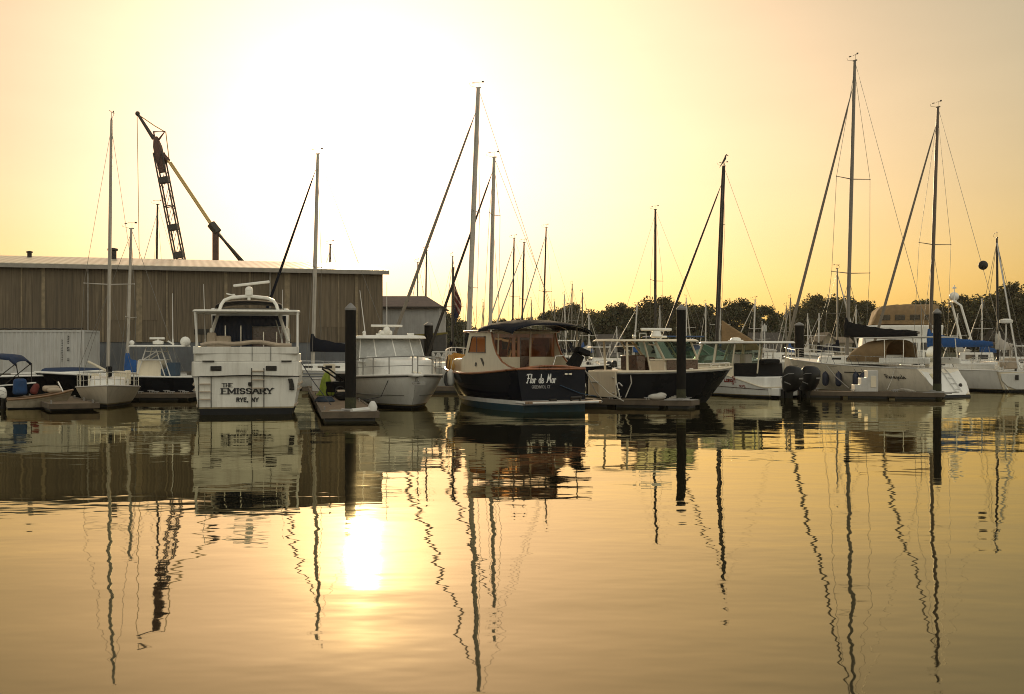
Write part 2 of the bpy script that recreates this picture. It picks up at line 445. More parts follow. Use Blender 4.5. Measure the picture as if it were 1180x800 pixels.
# added dimming mask: the sky's colour is scaled down left of the sun
sx = N.new("ShaderNodeSeparateXYZ"); L.new(nrm.outputs["Vector"], sx.inputs[0])
left_dim = N.new("ShaderNodeMapRange"); left_dim.interpolation_type = 'SMOOTHSTEP'; left_dim.inputs["From Min"].default_value = -.20; left_dim.inputs["From Max"].default_value = -.46
left_dim.inputs["To Min"].default_value = 1.0; left_dim.inputs["To Max"].default_value = .80; L.new(sx.outputs["X"], left_dim.inputs["Value"])
fin = N.new("ShaderNodeVectorMath"); fin.operation = 'SCALE'; L.new(tot, fin.inputs[0]); L.new(math_node('MULTIPLY', veil.outputs["Result"], left_dim.outputs["Result"]), fin.inputs["Scale"])
L.new(fin.outputs["Vector"], bg.inputs["Color"])

vs = sc.view_settings
vs.view_transform = 'Standard'; vs.look = 'None'; vs.gamma = 1.0; vs.use_curve_mapping = False; vs.exposure = EXPOSURE
sc.render.engine = 'CYCLES'
cy = sc.cycles
cy.caustics_reflective = False; cy.caustics_refractive = False
cy.max_bounces = 8; cy.transparent_max_bounces = 16; cy.sample_clamp_indirect = 4.0
cy.use_denoising = True
cy.pixel_filter_type = 'BLACKMAN_HARRIS'; cy.filter_width = 1.0

# ------------------------------------------------------------------ water
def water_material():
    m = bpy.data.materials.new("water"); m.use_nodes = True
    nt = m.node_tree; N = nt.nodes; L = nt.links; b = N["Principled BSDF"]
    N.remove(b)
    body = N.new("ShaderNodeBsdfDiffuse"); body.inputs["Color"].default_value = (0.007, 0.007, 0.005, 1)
    gl = N.new("ShaderNodeBsdfGlossy"); gl.inputs["Color"].default_value = GLOSS_GOLD; gl.inputs["Roughness"].default_value = WATER_ROUGH
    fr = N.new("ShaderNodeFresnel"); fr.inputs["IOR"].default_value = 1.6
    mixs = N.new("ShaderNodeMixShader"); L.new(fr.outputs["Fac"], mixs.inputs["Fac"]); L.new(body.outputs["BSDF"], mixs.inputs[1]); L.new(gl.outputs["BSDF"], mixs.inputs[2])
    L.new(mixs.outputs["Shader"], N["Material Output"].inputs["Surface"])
    tc = N.new("ShaderNodeTexCoord")
    def layer(scale, sx, sy, detail, amp, rot=0.0, dist=0.0, rough=.5):
        mp = N.new("ShaderNodeMapping"); mp.inputs["Scale"].default_value = (sx, sy, 1); mp.inputs["Rotation"].default_value = (0, 0, rot)
        L.new(tc.outputs["Object"], mp.inputs["Vector"])
        n = N.new("ShaderNodeTexNoise"); n.inputs["Scale"].default_value = scale; n.inputs["Detail"].default_value = detail
        n.inputs["Roughness"].default_value = rough; n.inputs["Distortion"].default_value = dist
        L.new(mp.outputs["Vector"], n.inputs["Vector"])
        k = N.new("ShaderNodeMath"); k.operation = 'MULTIPLY'; k.inputs[1].default_value = amp
        L.new(n.outputs["Fac"], k.inputs[0]); return k.outputs[0]
    def add(a, c):
        k = N.new("ShaderNodeMath"); k.operation = 'ADD'; L.new(a, k.inputs[0]); L.new(c, k.inputs[1]); return k.outputs[0]
    h = add(add(layer(*W1), layer(*W2)), layer(*W3))
    # calm and ruffled patches
    mp = N.new("ShaderNodeMapping"); mp.inputs["Scale"].default_value = (.05, .1, 1); L.new(tc.outputs["Object"], mp.inputs["Vector"])
    n = N.new("ShaderNodeTexNoise"); n.inputs["Scale"].default_value = 1; n.inputs["Detail"].default_value = 3; L.new(mp.outputs["Vector"], n.inputs["Vector"])
    r = N.new("ShaderNodeMapRange"); r.inputs["From Min"].default_value = .35; r.inputs["From Max"].default_value = .65
    r.inputs["To Min"].default_value = .55; r.inputs["To Max"].default_value = 1.15; L.new(n.outputs["Fac"], r.inputs["Value"])
    k = N.new("ShaderNodeMath"); k.operation = 'MULTIPLY'; L.new(h, k.inputs[0]); L.new(r.outputs["Result"], k.inputs[1])
    bp = N.new("ShaderNodeBump"); bp.inputs["Strength"].default_value = 1.0; bp.inputs["Distance"].default_value = 1.0
    L.new(k.outputs[0], bp.inputs["Height"]); L.new(bp.outputs["Normal"], gl.inputs["Normal"]); L.new(bp.outputs["Normal"], fr.inputs["Normal"])
    return m
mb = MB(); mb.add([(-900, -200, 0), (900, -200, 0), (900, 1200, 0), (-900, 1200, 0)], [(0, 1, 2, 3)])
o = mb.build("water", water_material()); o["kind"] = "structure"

# ------------------------------------------------------------------ land
M_ground = mat("ground_gravel", (.13, .115, .095), .95, var=.35, vscale=.8, bump=.03, bscale=6)
M_bank = mat("bank_grass", (.045, .05, .022), .95, var=.5, vscale=.2, bump=.1, bscale=2)
M_conc = mat("concrete", (.2, .2, .2), .85, var=.25, vscale=1.2, streak=.6, bump=.01)
mb = MB()
quay = [(-95, 71.0), (-25.6, 71.0), (-25.6, 78.2), (-18, 81), (-8, 84), (-4.5, 100), (-4.5, 240), (-95, 240)]
mb.prism(quay, -2.0, 1.1)
o = mb.build("ground", [M_ground]); o["kind"] = "structure"
mb = MB()
ny = 14; nx = 60; rows = []
random.seed(3)
for j in range(ny):
    y = [232, 234, 238, 246, 256, 270, 290, 320, 360, 420, 520, 700, 900, 1150][j]
    zb = [-1.5, .3, 1.0, 1.6, 2.0, 2.3, 2.8, 3.6, 4.2, 5, 6, 7, 7, 6][j]
    row = []
    for i in range(nx + 1):
        x = -700 + 1400 * i / nx
        row.append((x, y + (2.5 * math.sin(x * .05) + 2 * math.sin(x * .13)) * (1 if j < 8 else 3), zb + (random.uniform(-.25, .35) if j > 1 else 0)))
    rows.append(row)
mb.loft(rows, False, False, False)
o = mb.build("shore", [M_bank]); o["kind"] = "structure"
# ------------------------------------------------------------------ boat materials
W_ = mat("gelcoat_white", (.78, .765, .71), .32, var=.06, vscale=1.3, streak=.22, dirt=(.3, .26, .19), coat=.15)
W_old = mat("gelcoat_weathered", (.72, .70, .63), .5, var=.12, vscale=.9, streak=.34, dirt=(.24, .2, .14))
CREAM = mat("gelcoat_cream", (.70, .62, .47), .35, var=.07, vscale=1.0, streak=.25, dirt=(.25, .19, .12), coat=.2)
TAN = mat("tan_panel", (.52, .42, .29), .45, var=.1, vscale=1.5, streak=.2)
NAVY = mat("hull_navy", (.007, .008, .012), .10, var=.2, vscale=1, spec=.07, rvar=.03)
NAVY2 = mat("hull_black_blue", (.007, .008, .011), .25, var=.2, vscale=1, spec=.08, rvar=.1)
BOOT = mat("boot_black", (.010, .011, .013), .5, var=.3, spec=.2)
TEAL = mat("bottom_teal", (.008, .042, .064), .6, var=.25, streak=.5, dirt=(.03, .05, .04))
WHITE_P = mat("stripe_white", (.62, .60, .56), .4, var=.06, streak=.3, dirt=(.25, .22, .15))
TEAK = stripes("teak_planks", (.26, .17, .10), (.45, .42, .4), 3.2, 'X', .75, thr=(0, .25), var=.3, vscale=2.5)
MAHO = mat("mahogany", (.30, .105, .036), .28, var=.4, vscale=4, coat=.5, stretch=(1, 1, .15))
DMAHO = mat("mahogany_dark", (.055, .022, .012), .25, var=.4, vscale=4, coat=.4)
STEEL = mat("stainless", (.62, .61, .58), .22, metal=.9, var=.1)
GALV = mat("galvanised", (.3, .29, .27), .55, metal=.5, var=.3)
ALU = mat("mast_aluminium", (.20, .18, .15), .5, metal=.2, var=.12, vscale=2)
DARKM = mat("mast_dark", (.028, .024, .02), .5, var=.2, spec=.3)
WHITEM = mat("mast_white", (.6, .58, .54), .4, var=.08)
WIRE = mat("rigging_wire", (.18, .17, .15), .4, metal=.6, var=.1)
CAN_NAVY = mat("canvas_navy", (.006, .008, .015), .9, spec=.2, var=.25, vscale=3, bump=.01, bscale=30)
CAN_BLACK = mat("canvas_black", (.010, .010, .011), .9, spec=.2, var=.3, vscale=3, bump=.015, bscale=12)
CAN_BLUE = mat("canvas_blue", (.012, .075, .25), .8, var=.25, vscale=3, bump=.03, bscale=9)
CAN_TAN = mat("canvas_tan", (.30, .20, .10), .85, var=.2, vscale=2.5, bump=.02, bscale=9, trans=.25)
CAN_YEL = mat("canvas_gold", (.62, .40, .12), .8, var=.15, vscale=2, bump=.01, bscale=14, trans=.5)
CAN_WHITE = mat("canvas_white", (.62, .59, .53), .8, var=.1, vscale=2, bump=.02, bscale=7, trans=.2)
GLASS = mat("dark_glass", (.012, .012, .014), .06, var=.1, spec=.8, rvar=.02)
GLASS_G = mat("green_glass", (.02, .035, .03), .05, spec=.7, alpha=(.62, (.62, .76, .68)), rvar=.02)
GLASS_C = mat("clear_glass", (.05, .05, .05), .05, spec=.7, alpha=(.72, (.8, .82, .8)), rvar=.02)
VINYL = mat("clear_vinyl", (.46, .46, .43), .2, var=.12, bump=.02, bscale=2.2, alpha=(.22, (.85, .85, .82)))
GLASS_BR = mat("amber_glass", (.06, .028, .012), .06, spec=.7, alpha=(.72, (.85, .50, .24)), rvar=.02)
INNER = mat("cabin_inside", (.24, .11, .05), .6, var=.4, vscale=3)
BLACKP = mat("plastic_black", (.009, .009, .010), .3, var=.2, spec=.3)
RUB = mat("rubber", (.02, .02, .02), .75, var=.3)
SCUM = mat("waterline_scum", (.26, .21, .12), .7, var=.35, vscale=1.2, stretch=(1.5, 1.5, 6), streak=.5, dirt=(.08, .08, .04))
LETTER = mat("lettering_dark", (.02, .02, .022), .5, var=.1)
LETTER_W = mat("lettering_silver", (.75, .74, .70), .35, var=.05)
LETTER_G = mat("lettering_grey", (.26, .25, .24), .4, var=.05)
LETTER_R = mat("lettering_red", (.26, .025, .02), .4, var=.05)
ROPE = mat("rope_dark", (.05, .05, .06), .9, var=.3)
ROPE_W = mat("rope_white", (.45, .42, .36), .9, var=.2)
SEAT = mat("seat_vinyl", (.5, .46, .4), .6, var=.1)
CUSH = mat("cushion_tan", (.42, .34, .25), .75, var=.15, bump=.01)
FEND = mat("fender_white", (.62, .61, .57), .4, var=.1)
FENDN = mat("fender_navy", (.02, .025, .05), .5, var=.2)
RED = mat("red_cloth", (.12, .02, .015), .8, var=.2)

def radar_bar(parent, c, width, rz, ry=0.0, m=None):
    mb = MB(); mb.box((c[0], c[1], c[2]), (.14, width, .11), rz=rz, rx=ry)
    return mb.build("radar_scanner", m or W_, parent, bevel=.03)
def antenna(parent, base, top, r=.018, name="antenna", m=None):
    b_, t_ = Vector(base), Vector(top)
    mb = MB(); mb.tube([b_, b_ + (t_ - b_) * .12, b_ + (t_ - b_) * .13, t_], [r * 1.7, r * 1.6, r, r * .55], 6)
    return mb.build(name, m or WHITEM, parent)
def fender(parent, c, r=.13, h=.6, m=None, rope_to=None):
    mb = MB(); mb.lathe([(.02, h * .56), (.05, h * .5), (r * .8, h * .42), (r, h * .3), (r, -h * .3), (r * .8, -h * .42), (.05, -h * .5)], c, 14)
    if rope_to is not None: mb.tube([(c[0], c[1], c[2] + h * .5), rope_to], .012, 5)
    return mb.build("fender", m or FEND, parent)

# ================================================================== stern-on motor yacht with tall arch
def build_stern_yacht():
    rz = R(101); Y0 = 44.9
    t = thing("motor_yacht", "weathered white motor yacht seen stern on, black name lettering and ladders on its transom", "motor yacht",
              anchor(284, Y0, 0, 0, rz), rz)
    H = Hull(13.0, 4.5, lambda u: 1.54 + .75 * u ** 2, tw=.9, draft=.9, rake=1.6, strake=.0, e0=.14, e1=.9, tmax=.35)
    H.mesh([(.02, 1), (.25, 1), (.31, 2), (9, 0)], nt=26).build("hull", [W_old, BOOT, SCUM], t)
    # rounded quarter and upper works: band over the transom, then the aft deck bulwark
    out = lambda hw, x0, x1, bow: [(x0 + .0, -hw * .55), (x0 + .05, -hw * .8), (x0 + .16, -hw * .95), (x0 + .5, -hw), (x1 * .5, -hw * 1.04), (x1 * .8, -hw * .8), (x1, -hw * bow),
                                   (x1, hw * bow), (x1 * .8, hw * .8), (x1 * .5, hw * 1.04), (x0 + .5, hw), (x0 + .16, hw * .95), (x0 + .05, hw * .8), (x0, hw * .55)]
    mb = MB(); shell(mb, out(2.13, -.10, 9.5, .42), 1.50, 2.10, top_in=.02); mb.build("deck_band", W_old, t, bevel=.04)
    mb = MB(); shell(mb, out(2.05, -.02, 4.2, .98), 2.11, 2.42, top_in=.0)
    mb.build("bulwark_base", W_old, t, bevel=.02)
    mb = MB()
    for a, b_ in (((-2.03, 2.03), 0),):
        mb.span((-.03, -2.02, 2.40), (.06, 2.02, 2.68)); mb.span((-.03, 1.96, 2.40), (3.4, 2.04, 2.70)); mb.span((-.03, -2.04, 2.40), (3.4, -1.96, 2.70))
    mb.build("bulwark", W_old, t, bevel=.02)
    mb = MB()
    for y in (.0, -.72): mb.box((-.045, y - .22, 2.4), (.02, .018, .56))
    for y, w_ in ((1.45, .45), (-1.55, .4)): mb.box((-.105, y, 2.105), (.02, w_, .07))
    mb.tube([(-.11, 2.05, 1.5), (-.115, 0, 1.56), (-.11, -2.05, 1.5)], .022, 6)
    mb.build("seam_trim", DARKM, t)
    for y in (1.16, -.96):
        mb = MB(); mb.box((-.115, y, 1.83), (.03, .42, .19)); v = mb.build("vent", BLACKP, t, bevel=.02)
        mb = MB(); 
        for k in range(4): mb.box((-.135, y, 1.76 + k * .045), (.012, .38, .012))
        mb.build("louvre", DARKM, v)
    # aft rail cushion rolls
    mb = MB(); pts = [(.05, 1.75 - 3.5 * i / 14, 2.74 + .04 * math.sin(i * .9) + .10 * math.sin(PI * i / 14)) for i in range(15)]
    mb.tube(pts, .085, 9, flat=1.0); mb.build("rail_cushion", CUSH, t)
    # transom ladders: two rails and treads
    for y, zb, zt, zs in ((1.58, .28, 1.5, (1.22, .92, .62)), (-.44, .28, 1.84, (1.72, 1.38, 1.05))):
        mb = MB()
        for dy in (-.235, .235): mb.tube([(-.075, y + dy, zb), (-.085 if zt < 1.6 else -.14, y + dy, zt)], .018, 6)
        lad = mb.build("boarding_ladder", DARKM, t)
        for z in zs:
            mb = MB(); mb.box((-.12, y, z), (.1, .46, .045)); mb.build("tread", CUSH, lad, bevel=.01)
    mb = MB(); mb.prism([(-1.78, 1.42), (-1.60, 1.42), (-1.66, 1.2), (-1.66, .96), (-1.86, .96), (-1.84, 1.2)], -.03, -.11, 'x')
    mb.build("exhaust_flap", BLACKP, t, bevel=.015)
    mb = MB(); mb.lathe([(.01, 0), (.085, 0), (.085, .03), (.05, .04)], (-.04, -.14, 1.2), 12, axis='x'); mb.box((-.075, -.14, 1.26), (.03, .13, .05)); mb.box((-.075, -.14, 1.14), (.03, .1, .04))
    mb.build("stern_light", BLACKP, t)
    up = (0, 0, 1); rt = (0, -1, 0)
    mb = lettering("EMISSARY", (-.02, .96, .83), rt, up, .205, 1.98, .33, .10, serif=True, thin=.45); mb.build("name_lettering", LETTER, t, flat=True)
    mb = lettering("THE", (-.02, .92, 1.10), rt, up, .14, .38, .26, .12, serif=True, thin=.5); mb.build("name_lettering", LETTER, t, flat=True)
    mb = lettering("RYE, NY", (-.02, .38, .52), rt, up, .145, .84, .30, .20); mb.build("port_lettering", LETTER, t, flat=True)
    # rub strakes on the port quarter
    for z in (.98, 1.2, .36):
        mb = MB()
        for side in (1, -1):
            mb.tube([H.pt(u, z, side) + Vector((0, side * .03, 0)) for u in (0, .04, .1, .2, .35, .5)], .045, 8)
        mb.build("rub_rail", CUSH, t)
    # hardtop on posts
    mb = MB(); shell(mb, rrect(-.05, 3.6, -2.1, 2.1, .35), 4.06, 4.15, top_in=.06); mb.build("hardtop", W_old, t, bevel=.03)
    for x, y, xb in ((.15, 1.98, .35), (.15, -1.98, .0), (.9, 1.99, 1.1), (2.6, -1.99, 2.6)):
        mb = MB(); mb.tube([(xb, y * (.96 if x < .5 and y > 0 else 1), 2.66), (x, y, 4.07)], .045, 8); mb.build("post", W_, t)
    # saloon and flybridge
    mb = MB(); shell(mb, rrect(3.45, 9.2, -1.72, 1.72, .25, rf=.7), 2.1, 3.5, top_in=.12); cab = mb.build("cabin", W_old, t, bevel=.05)
    for s in (1, -1):
        mb = MB()
        for k in range(3): mb.box((4.6 + 1.45 * k, s * 1.69, 3.0), (1.15, .06, .5))
        mb.build("window", GLASS, cab, bevel=.03)
    mb = MB(); shell(mb, rrect(3.9, 7.6, -1.6, 1.6, .3, rf=.7), 3.48, 4.35, top_in=-.05); mb.build("flybridge", W_, t, bevel=.05)
    # dark enclosure curtains: three panels and a door gap, hung under the hardtop
    mb = MB()
    n = 28
    rings = []
    for z in (4.0, 3.6, 3.1, 2.62):
        rings.append([(2.95 + .04 * math.sin(i * 1.9) * (4.1 - z), 1.5 - 1.62 * i / n, z) for i in range(n + 1)])
    mb.loft(rings, False, False, False)
    rings = []
    for z in (4.0, 3.75, 3.55):
        rings.append([(2.95 + .05 * math.sin(i * 1.7) * (4.1 - z), -.12 - 1.4 * i / n, z) for i in range(n + 1)])
    mb.loft(rings, False, False, False)
    c = mb.build("enclosure_curtain", mat("canvas_navy_light", (.02, .027, .05), .8, var=.3, vscale=2, bump=.02, bscale=6), t); sm = c.modifiers.new("s", 'SOLIDIFY'); sm.thickness = .02
    mb = MB(); mb.span((3.43, -1.5, 2.5), (3.40, -.1, 3.55)); mb.build("saloon_door", DMAHO, t)
    for y in (.9, .28, -.62, -1.15):
        mb = MB(); mb.tube([(1.6, y, 2.5), (1.6, y, 3.55 - (.25 if y < 0 else 0))], .02, 6); mb.build("stanchion", STEEL, t)
    mb = MB(); mb.tube([(2.6, -1.1, 3.8), (2.2, -1.45, 2.6)], .025, 6); mb.build("stanchion", STEEL, t)
    mb = MB(); mb.box((1.4, 1.42, 2.95), (.5, .34, .62)); mb.box((1.5, .98, 2.88), (.5, .62, .5)); mb.build("deck_locker", CUSH, t, bevel=.06)
    # radar arch
    mb = MB()
    path = [(2.2, 1.62, 2.75), (2.45, 1.38, 3.6), (2.7, 1.12, 4.45), (2.75, 1.0, 4.63), (2.8, .75, 4.74), (2.8, .0, 4.82), (2.8, -.75, 4.74), (2.75, -1.0, 4.63), (2.7, -1.12, 4.45), (2.45, -1.38, 3.6), (2.2, -1.62, 2.9)]
    mb.tube(path, .07, 8, flat=1.2); mb.build("radar_arch", W_, t)
    # bimini over the flybridge, seen under the arch
    mb = MB(); rings = []
    for i in range(7):
        x = 2.9 + i * .4
        rings.append([(x, 1.42 * math.cos(PI * j / 12) , 4.36 + .34 * math.sin(PI * j / 12) ** .6 - .015 * (i - 3) ** 2) for j in range(13)])
    mb.loft(rings, False, False, False)
    b_ = mb.build("bimini_top", CAN_BLACK, t); sm = b_.modifiers.new("s", 'SOLIDIFY'); sm.thickness = .025
    mb = MB(); mb.lathe([(.03, 0), (.16, .01), (.165, .14), (.05, .2)], (2.8, .0, 4.85), 16); ped = mb.build("radar_pedestal", W_, t)
    mb = MB(); mb.ball((2.8, 0, 5.06), .165, 16, 10); mb.build("radar_dome", W_, ped)
    radar_bar(ped, (2.8, -.1, 5.33), 1.5, 0, -.13)
    mb = MB(); mb.lathe([(.02, 0), (.07, .01), (.07, .12), (.02, .14)], (2.8, 0, 4.64), 10); mb.build("arch_light", W_, t)
    mb = MB(); mb.lathe([(.02, 0), (.05, .01), (.05, .1)], (2.8, .62, 4.8), 8)
    mb.box((2.8, .72, 4.86), (.1, .42, .05), rx=.25); mb.build("horn", W_, t)
    antenna(t, (1.9, 1.7, 2.7), (1.95, 1.78, 5.25)); antenna(t, (1.9, -1.35, 2.7), (1.95, -1.38, 5.05))
    # mooring line to the dock
    mb = MB(); mb.tube([(.5, -2.1, 2.1), (.2, -2.6, 1.3), (-.1, -3.3, .35)], .018, 6); mb.build("mooring_line", ROPE, t)
    return t
build_stern_yacht()

# ================================================================== white bow-on express cruiser
def build_bow_cruiser():
    rz = R(-73); L = 10.2
    t = thing("cabin_cruiser", "white hardtop cabin cruiser seen bow on between the black pile and the dark wooden motorboat", "cabin cruiser", anchor(475, 49.7, L - .75, 0, rz), rz)
    H = Hull(L, 4.05, (1.25, 1.50), tw=.93, draft=.7, rake=1.0, e0=.2, e1=.62, tmax=.5, power=3.0, bend=1.5)
    H.mesh([(.04, 1), (.10, 1), (.17, 2), (9, 0)], nt=30).build("hull", [W_, BOOT, SCUM], t)
    mb = MB()
    for s in (1, -1): mb.tube([H.pt(i / 24, .52 + .06 * (i / 24) ** 2, s) + Vector((0, s * .012, 0)) for i in range(24)], .022, 6)
    mb.build("spray_rail", GALV, t)
    H.deck(t0=0, camber=.08).build("deck", W_, t)
    H.edge(.05, .0).build("rub_rail", W_, t)
    mb = H.edge(.022, -.075, out=.02); mb.build("rub_strip", DARKM, t)
    H.rail(.8, .36, .985, 7, .06, .026).build("bow_rail", GALV, t)
    # bow pulpit and anchor
    mb = MB(); mb.prism([(L - .5, -.33), (L + .45, -.25), (L + .55, 0), (L + .45, .25), (L - .5, .33)], 1.42, 1.52); pl = mb.build("bow_platform", W_, t, bevel=.03)
    mb = MB(); mb.tube([(L - .1, 0, 1.44), (L + .42, 0, 1.36), (L + .55, 0, 1.22)], .03, 6); mb.prism([(L + .62, -.28), (L + .3, 0), (L + .62, .28), (L + .52, 0)], 1.06, 1.16); mb.box((L + .5, 0, 1.16), (.1, .55, .06), ry=.5)
    mb.build("anchor", GALV, pl)
    mb = MB(); mb.box((L - .3, .1, 1.56), (.28, .3, .08)); mb.tube([(L - .7, 0, 1.6), (L - .3, 0, 1.6)], .05, 8); mb.build("windlass", STEEL, pl)
    # trunk cabin
    def tr(p): return -.18 * max(0, (p[0] - 5.5) / 3.2)
    mb = MB(); shell(mb, rrect(4.6, 8.8, -1.5, 1.5, .3, 5, rf=1.1), 1.34, 2.28, top_in=.28, z_top_shift=tr); tk = mb.build("trunk_cabin", W_, t, bevel=.1, segs=4)
    mb = MB(); mb.box((7.0, 0, 2.10), (.55, .6, .05)); mb.build("deck_hatch", GLASS, tk, bevel=.02)
    mb = MB()
    for s in (1, -1): mb.box((6.2, s * 1.33, 1.78), (.35, .06, .2)); mb.box((5.4, s * 1.36, 1.78), (.3, .06, .2))
    mb.build("porthole", BLACKP, tk, bevel=.02)
    # wheelhouse: white frames with clear curtains
    mb = MB(); z0, z1 = 2.02, 3.12
    fr = [(6.1, .0), (5.8, .9), (5.0, 1.58), (2.7, 1.64)]
    tp = [(4.75, .0), (4.65, .85), (4.4, 1.42), (2.6, 1.52)]
    base = [(x, y, z0) for x, y in fr]; top = [(x, y, z1) for x, y in tp]
    for s in (1, -1):
        for a, b_ in zip(base, top): mb.tube([(a[0], s * a[1], a[2]), (b_[0], s * b_[1], b_[2])], .03, 6)
        mb.tube([(a[0], s * a[1], a[2]) for a in base], .05, 6)
        mb.tube([(b_[0], s * b_[1], b_[2]) for b_ in top], .05, 6)
    mb.build("windshield_frame", W_, t)
    mb = MB()
    for s in (1, -1):
        for i in range(3):
            a, b_, c, d = base[i], base[i + 1], top[i + 1], top[i]
            mb.add([(q[0] - .0, s * q[1], q[2]) for q in (a, b_, c, d)], [(0, 1, 2, 3)])
    w_ = mb.build("clear_curtain", VINYL, t)
    mb = MB(); mb.span((1.2, -1.6, 1.3), (4.9, 1.6, 2.04)); mb.build("cockpit_coaming", W_, t, bevel=.05)
    mb = MB(); mb.span((2.4, -1.25, 2.0), (2.5, 1.25, 3.1)); mb.box((4.0, .5, 2.3), (.6, .9, .7)); mb.box((3.1, .5, 2.45), (.5, .6, .9)); mb.box((3.1, -.7, 2.4), (.5, .6, .8)); mb.build("helm_seat", SEAT, t, bevel=.06)
    mb = MB(); shell(mb, rrect(1.5, 5.2, -1.72, 1.72, .3, 5, rf=.6), 3.10, 3.24, top_in=.1, z_top_shift=lambda p: .08 * (1 - abs(p[1]) / 1.7)); ht = mb.build("hardtop", W_, t, bevel=.05, segs=3)
    mb = MB(); mb.box((3.4, -.05, 3.40), (.5, .62, .24)); mb.ball((3.6, -.02, 3.52), (.17, .17, .2), 14, 8); mb.build("radar_pedestal", W_, ht, bevel=.08)
    radar_bar(ht, (3.6, -.02, 3.74), 1.55, .05)
    mb = MB(); mb.lathe([(.02, 0), (.06, .01), (.06, .14), (.09, .16), (.05, .24)], (4.6, -1.3, 3.22), 10); mb.box((4.6, .95, 3.32), (.2, .3, .1)); mb.box((4.6, -.62, 3.3), (.2, .2, .1)); mb.build("running_light", W_, ht, bevel=.02)
    antenna(t, (3.0, -.95, 3.2), (2.8, -1.2, 5.5), .025); antenna(t, (3.0, .1, 3.2), (3.0, .1, 5.9), .02)
    mb = MB(); a = H.pt(.93, 1.4, -1); mb.tube([H.top(.9, -1, .05, .1), H.pt(.88, .5, -1) + Vector((.1, -.4, -.0)), H.pt(.8, .1, -1) + Vector((.4, -1.3, .15))], .018, 5); mb.build("mooring_line", ROPE, t)
    return t
build_bow_cruiser()

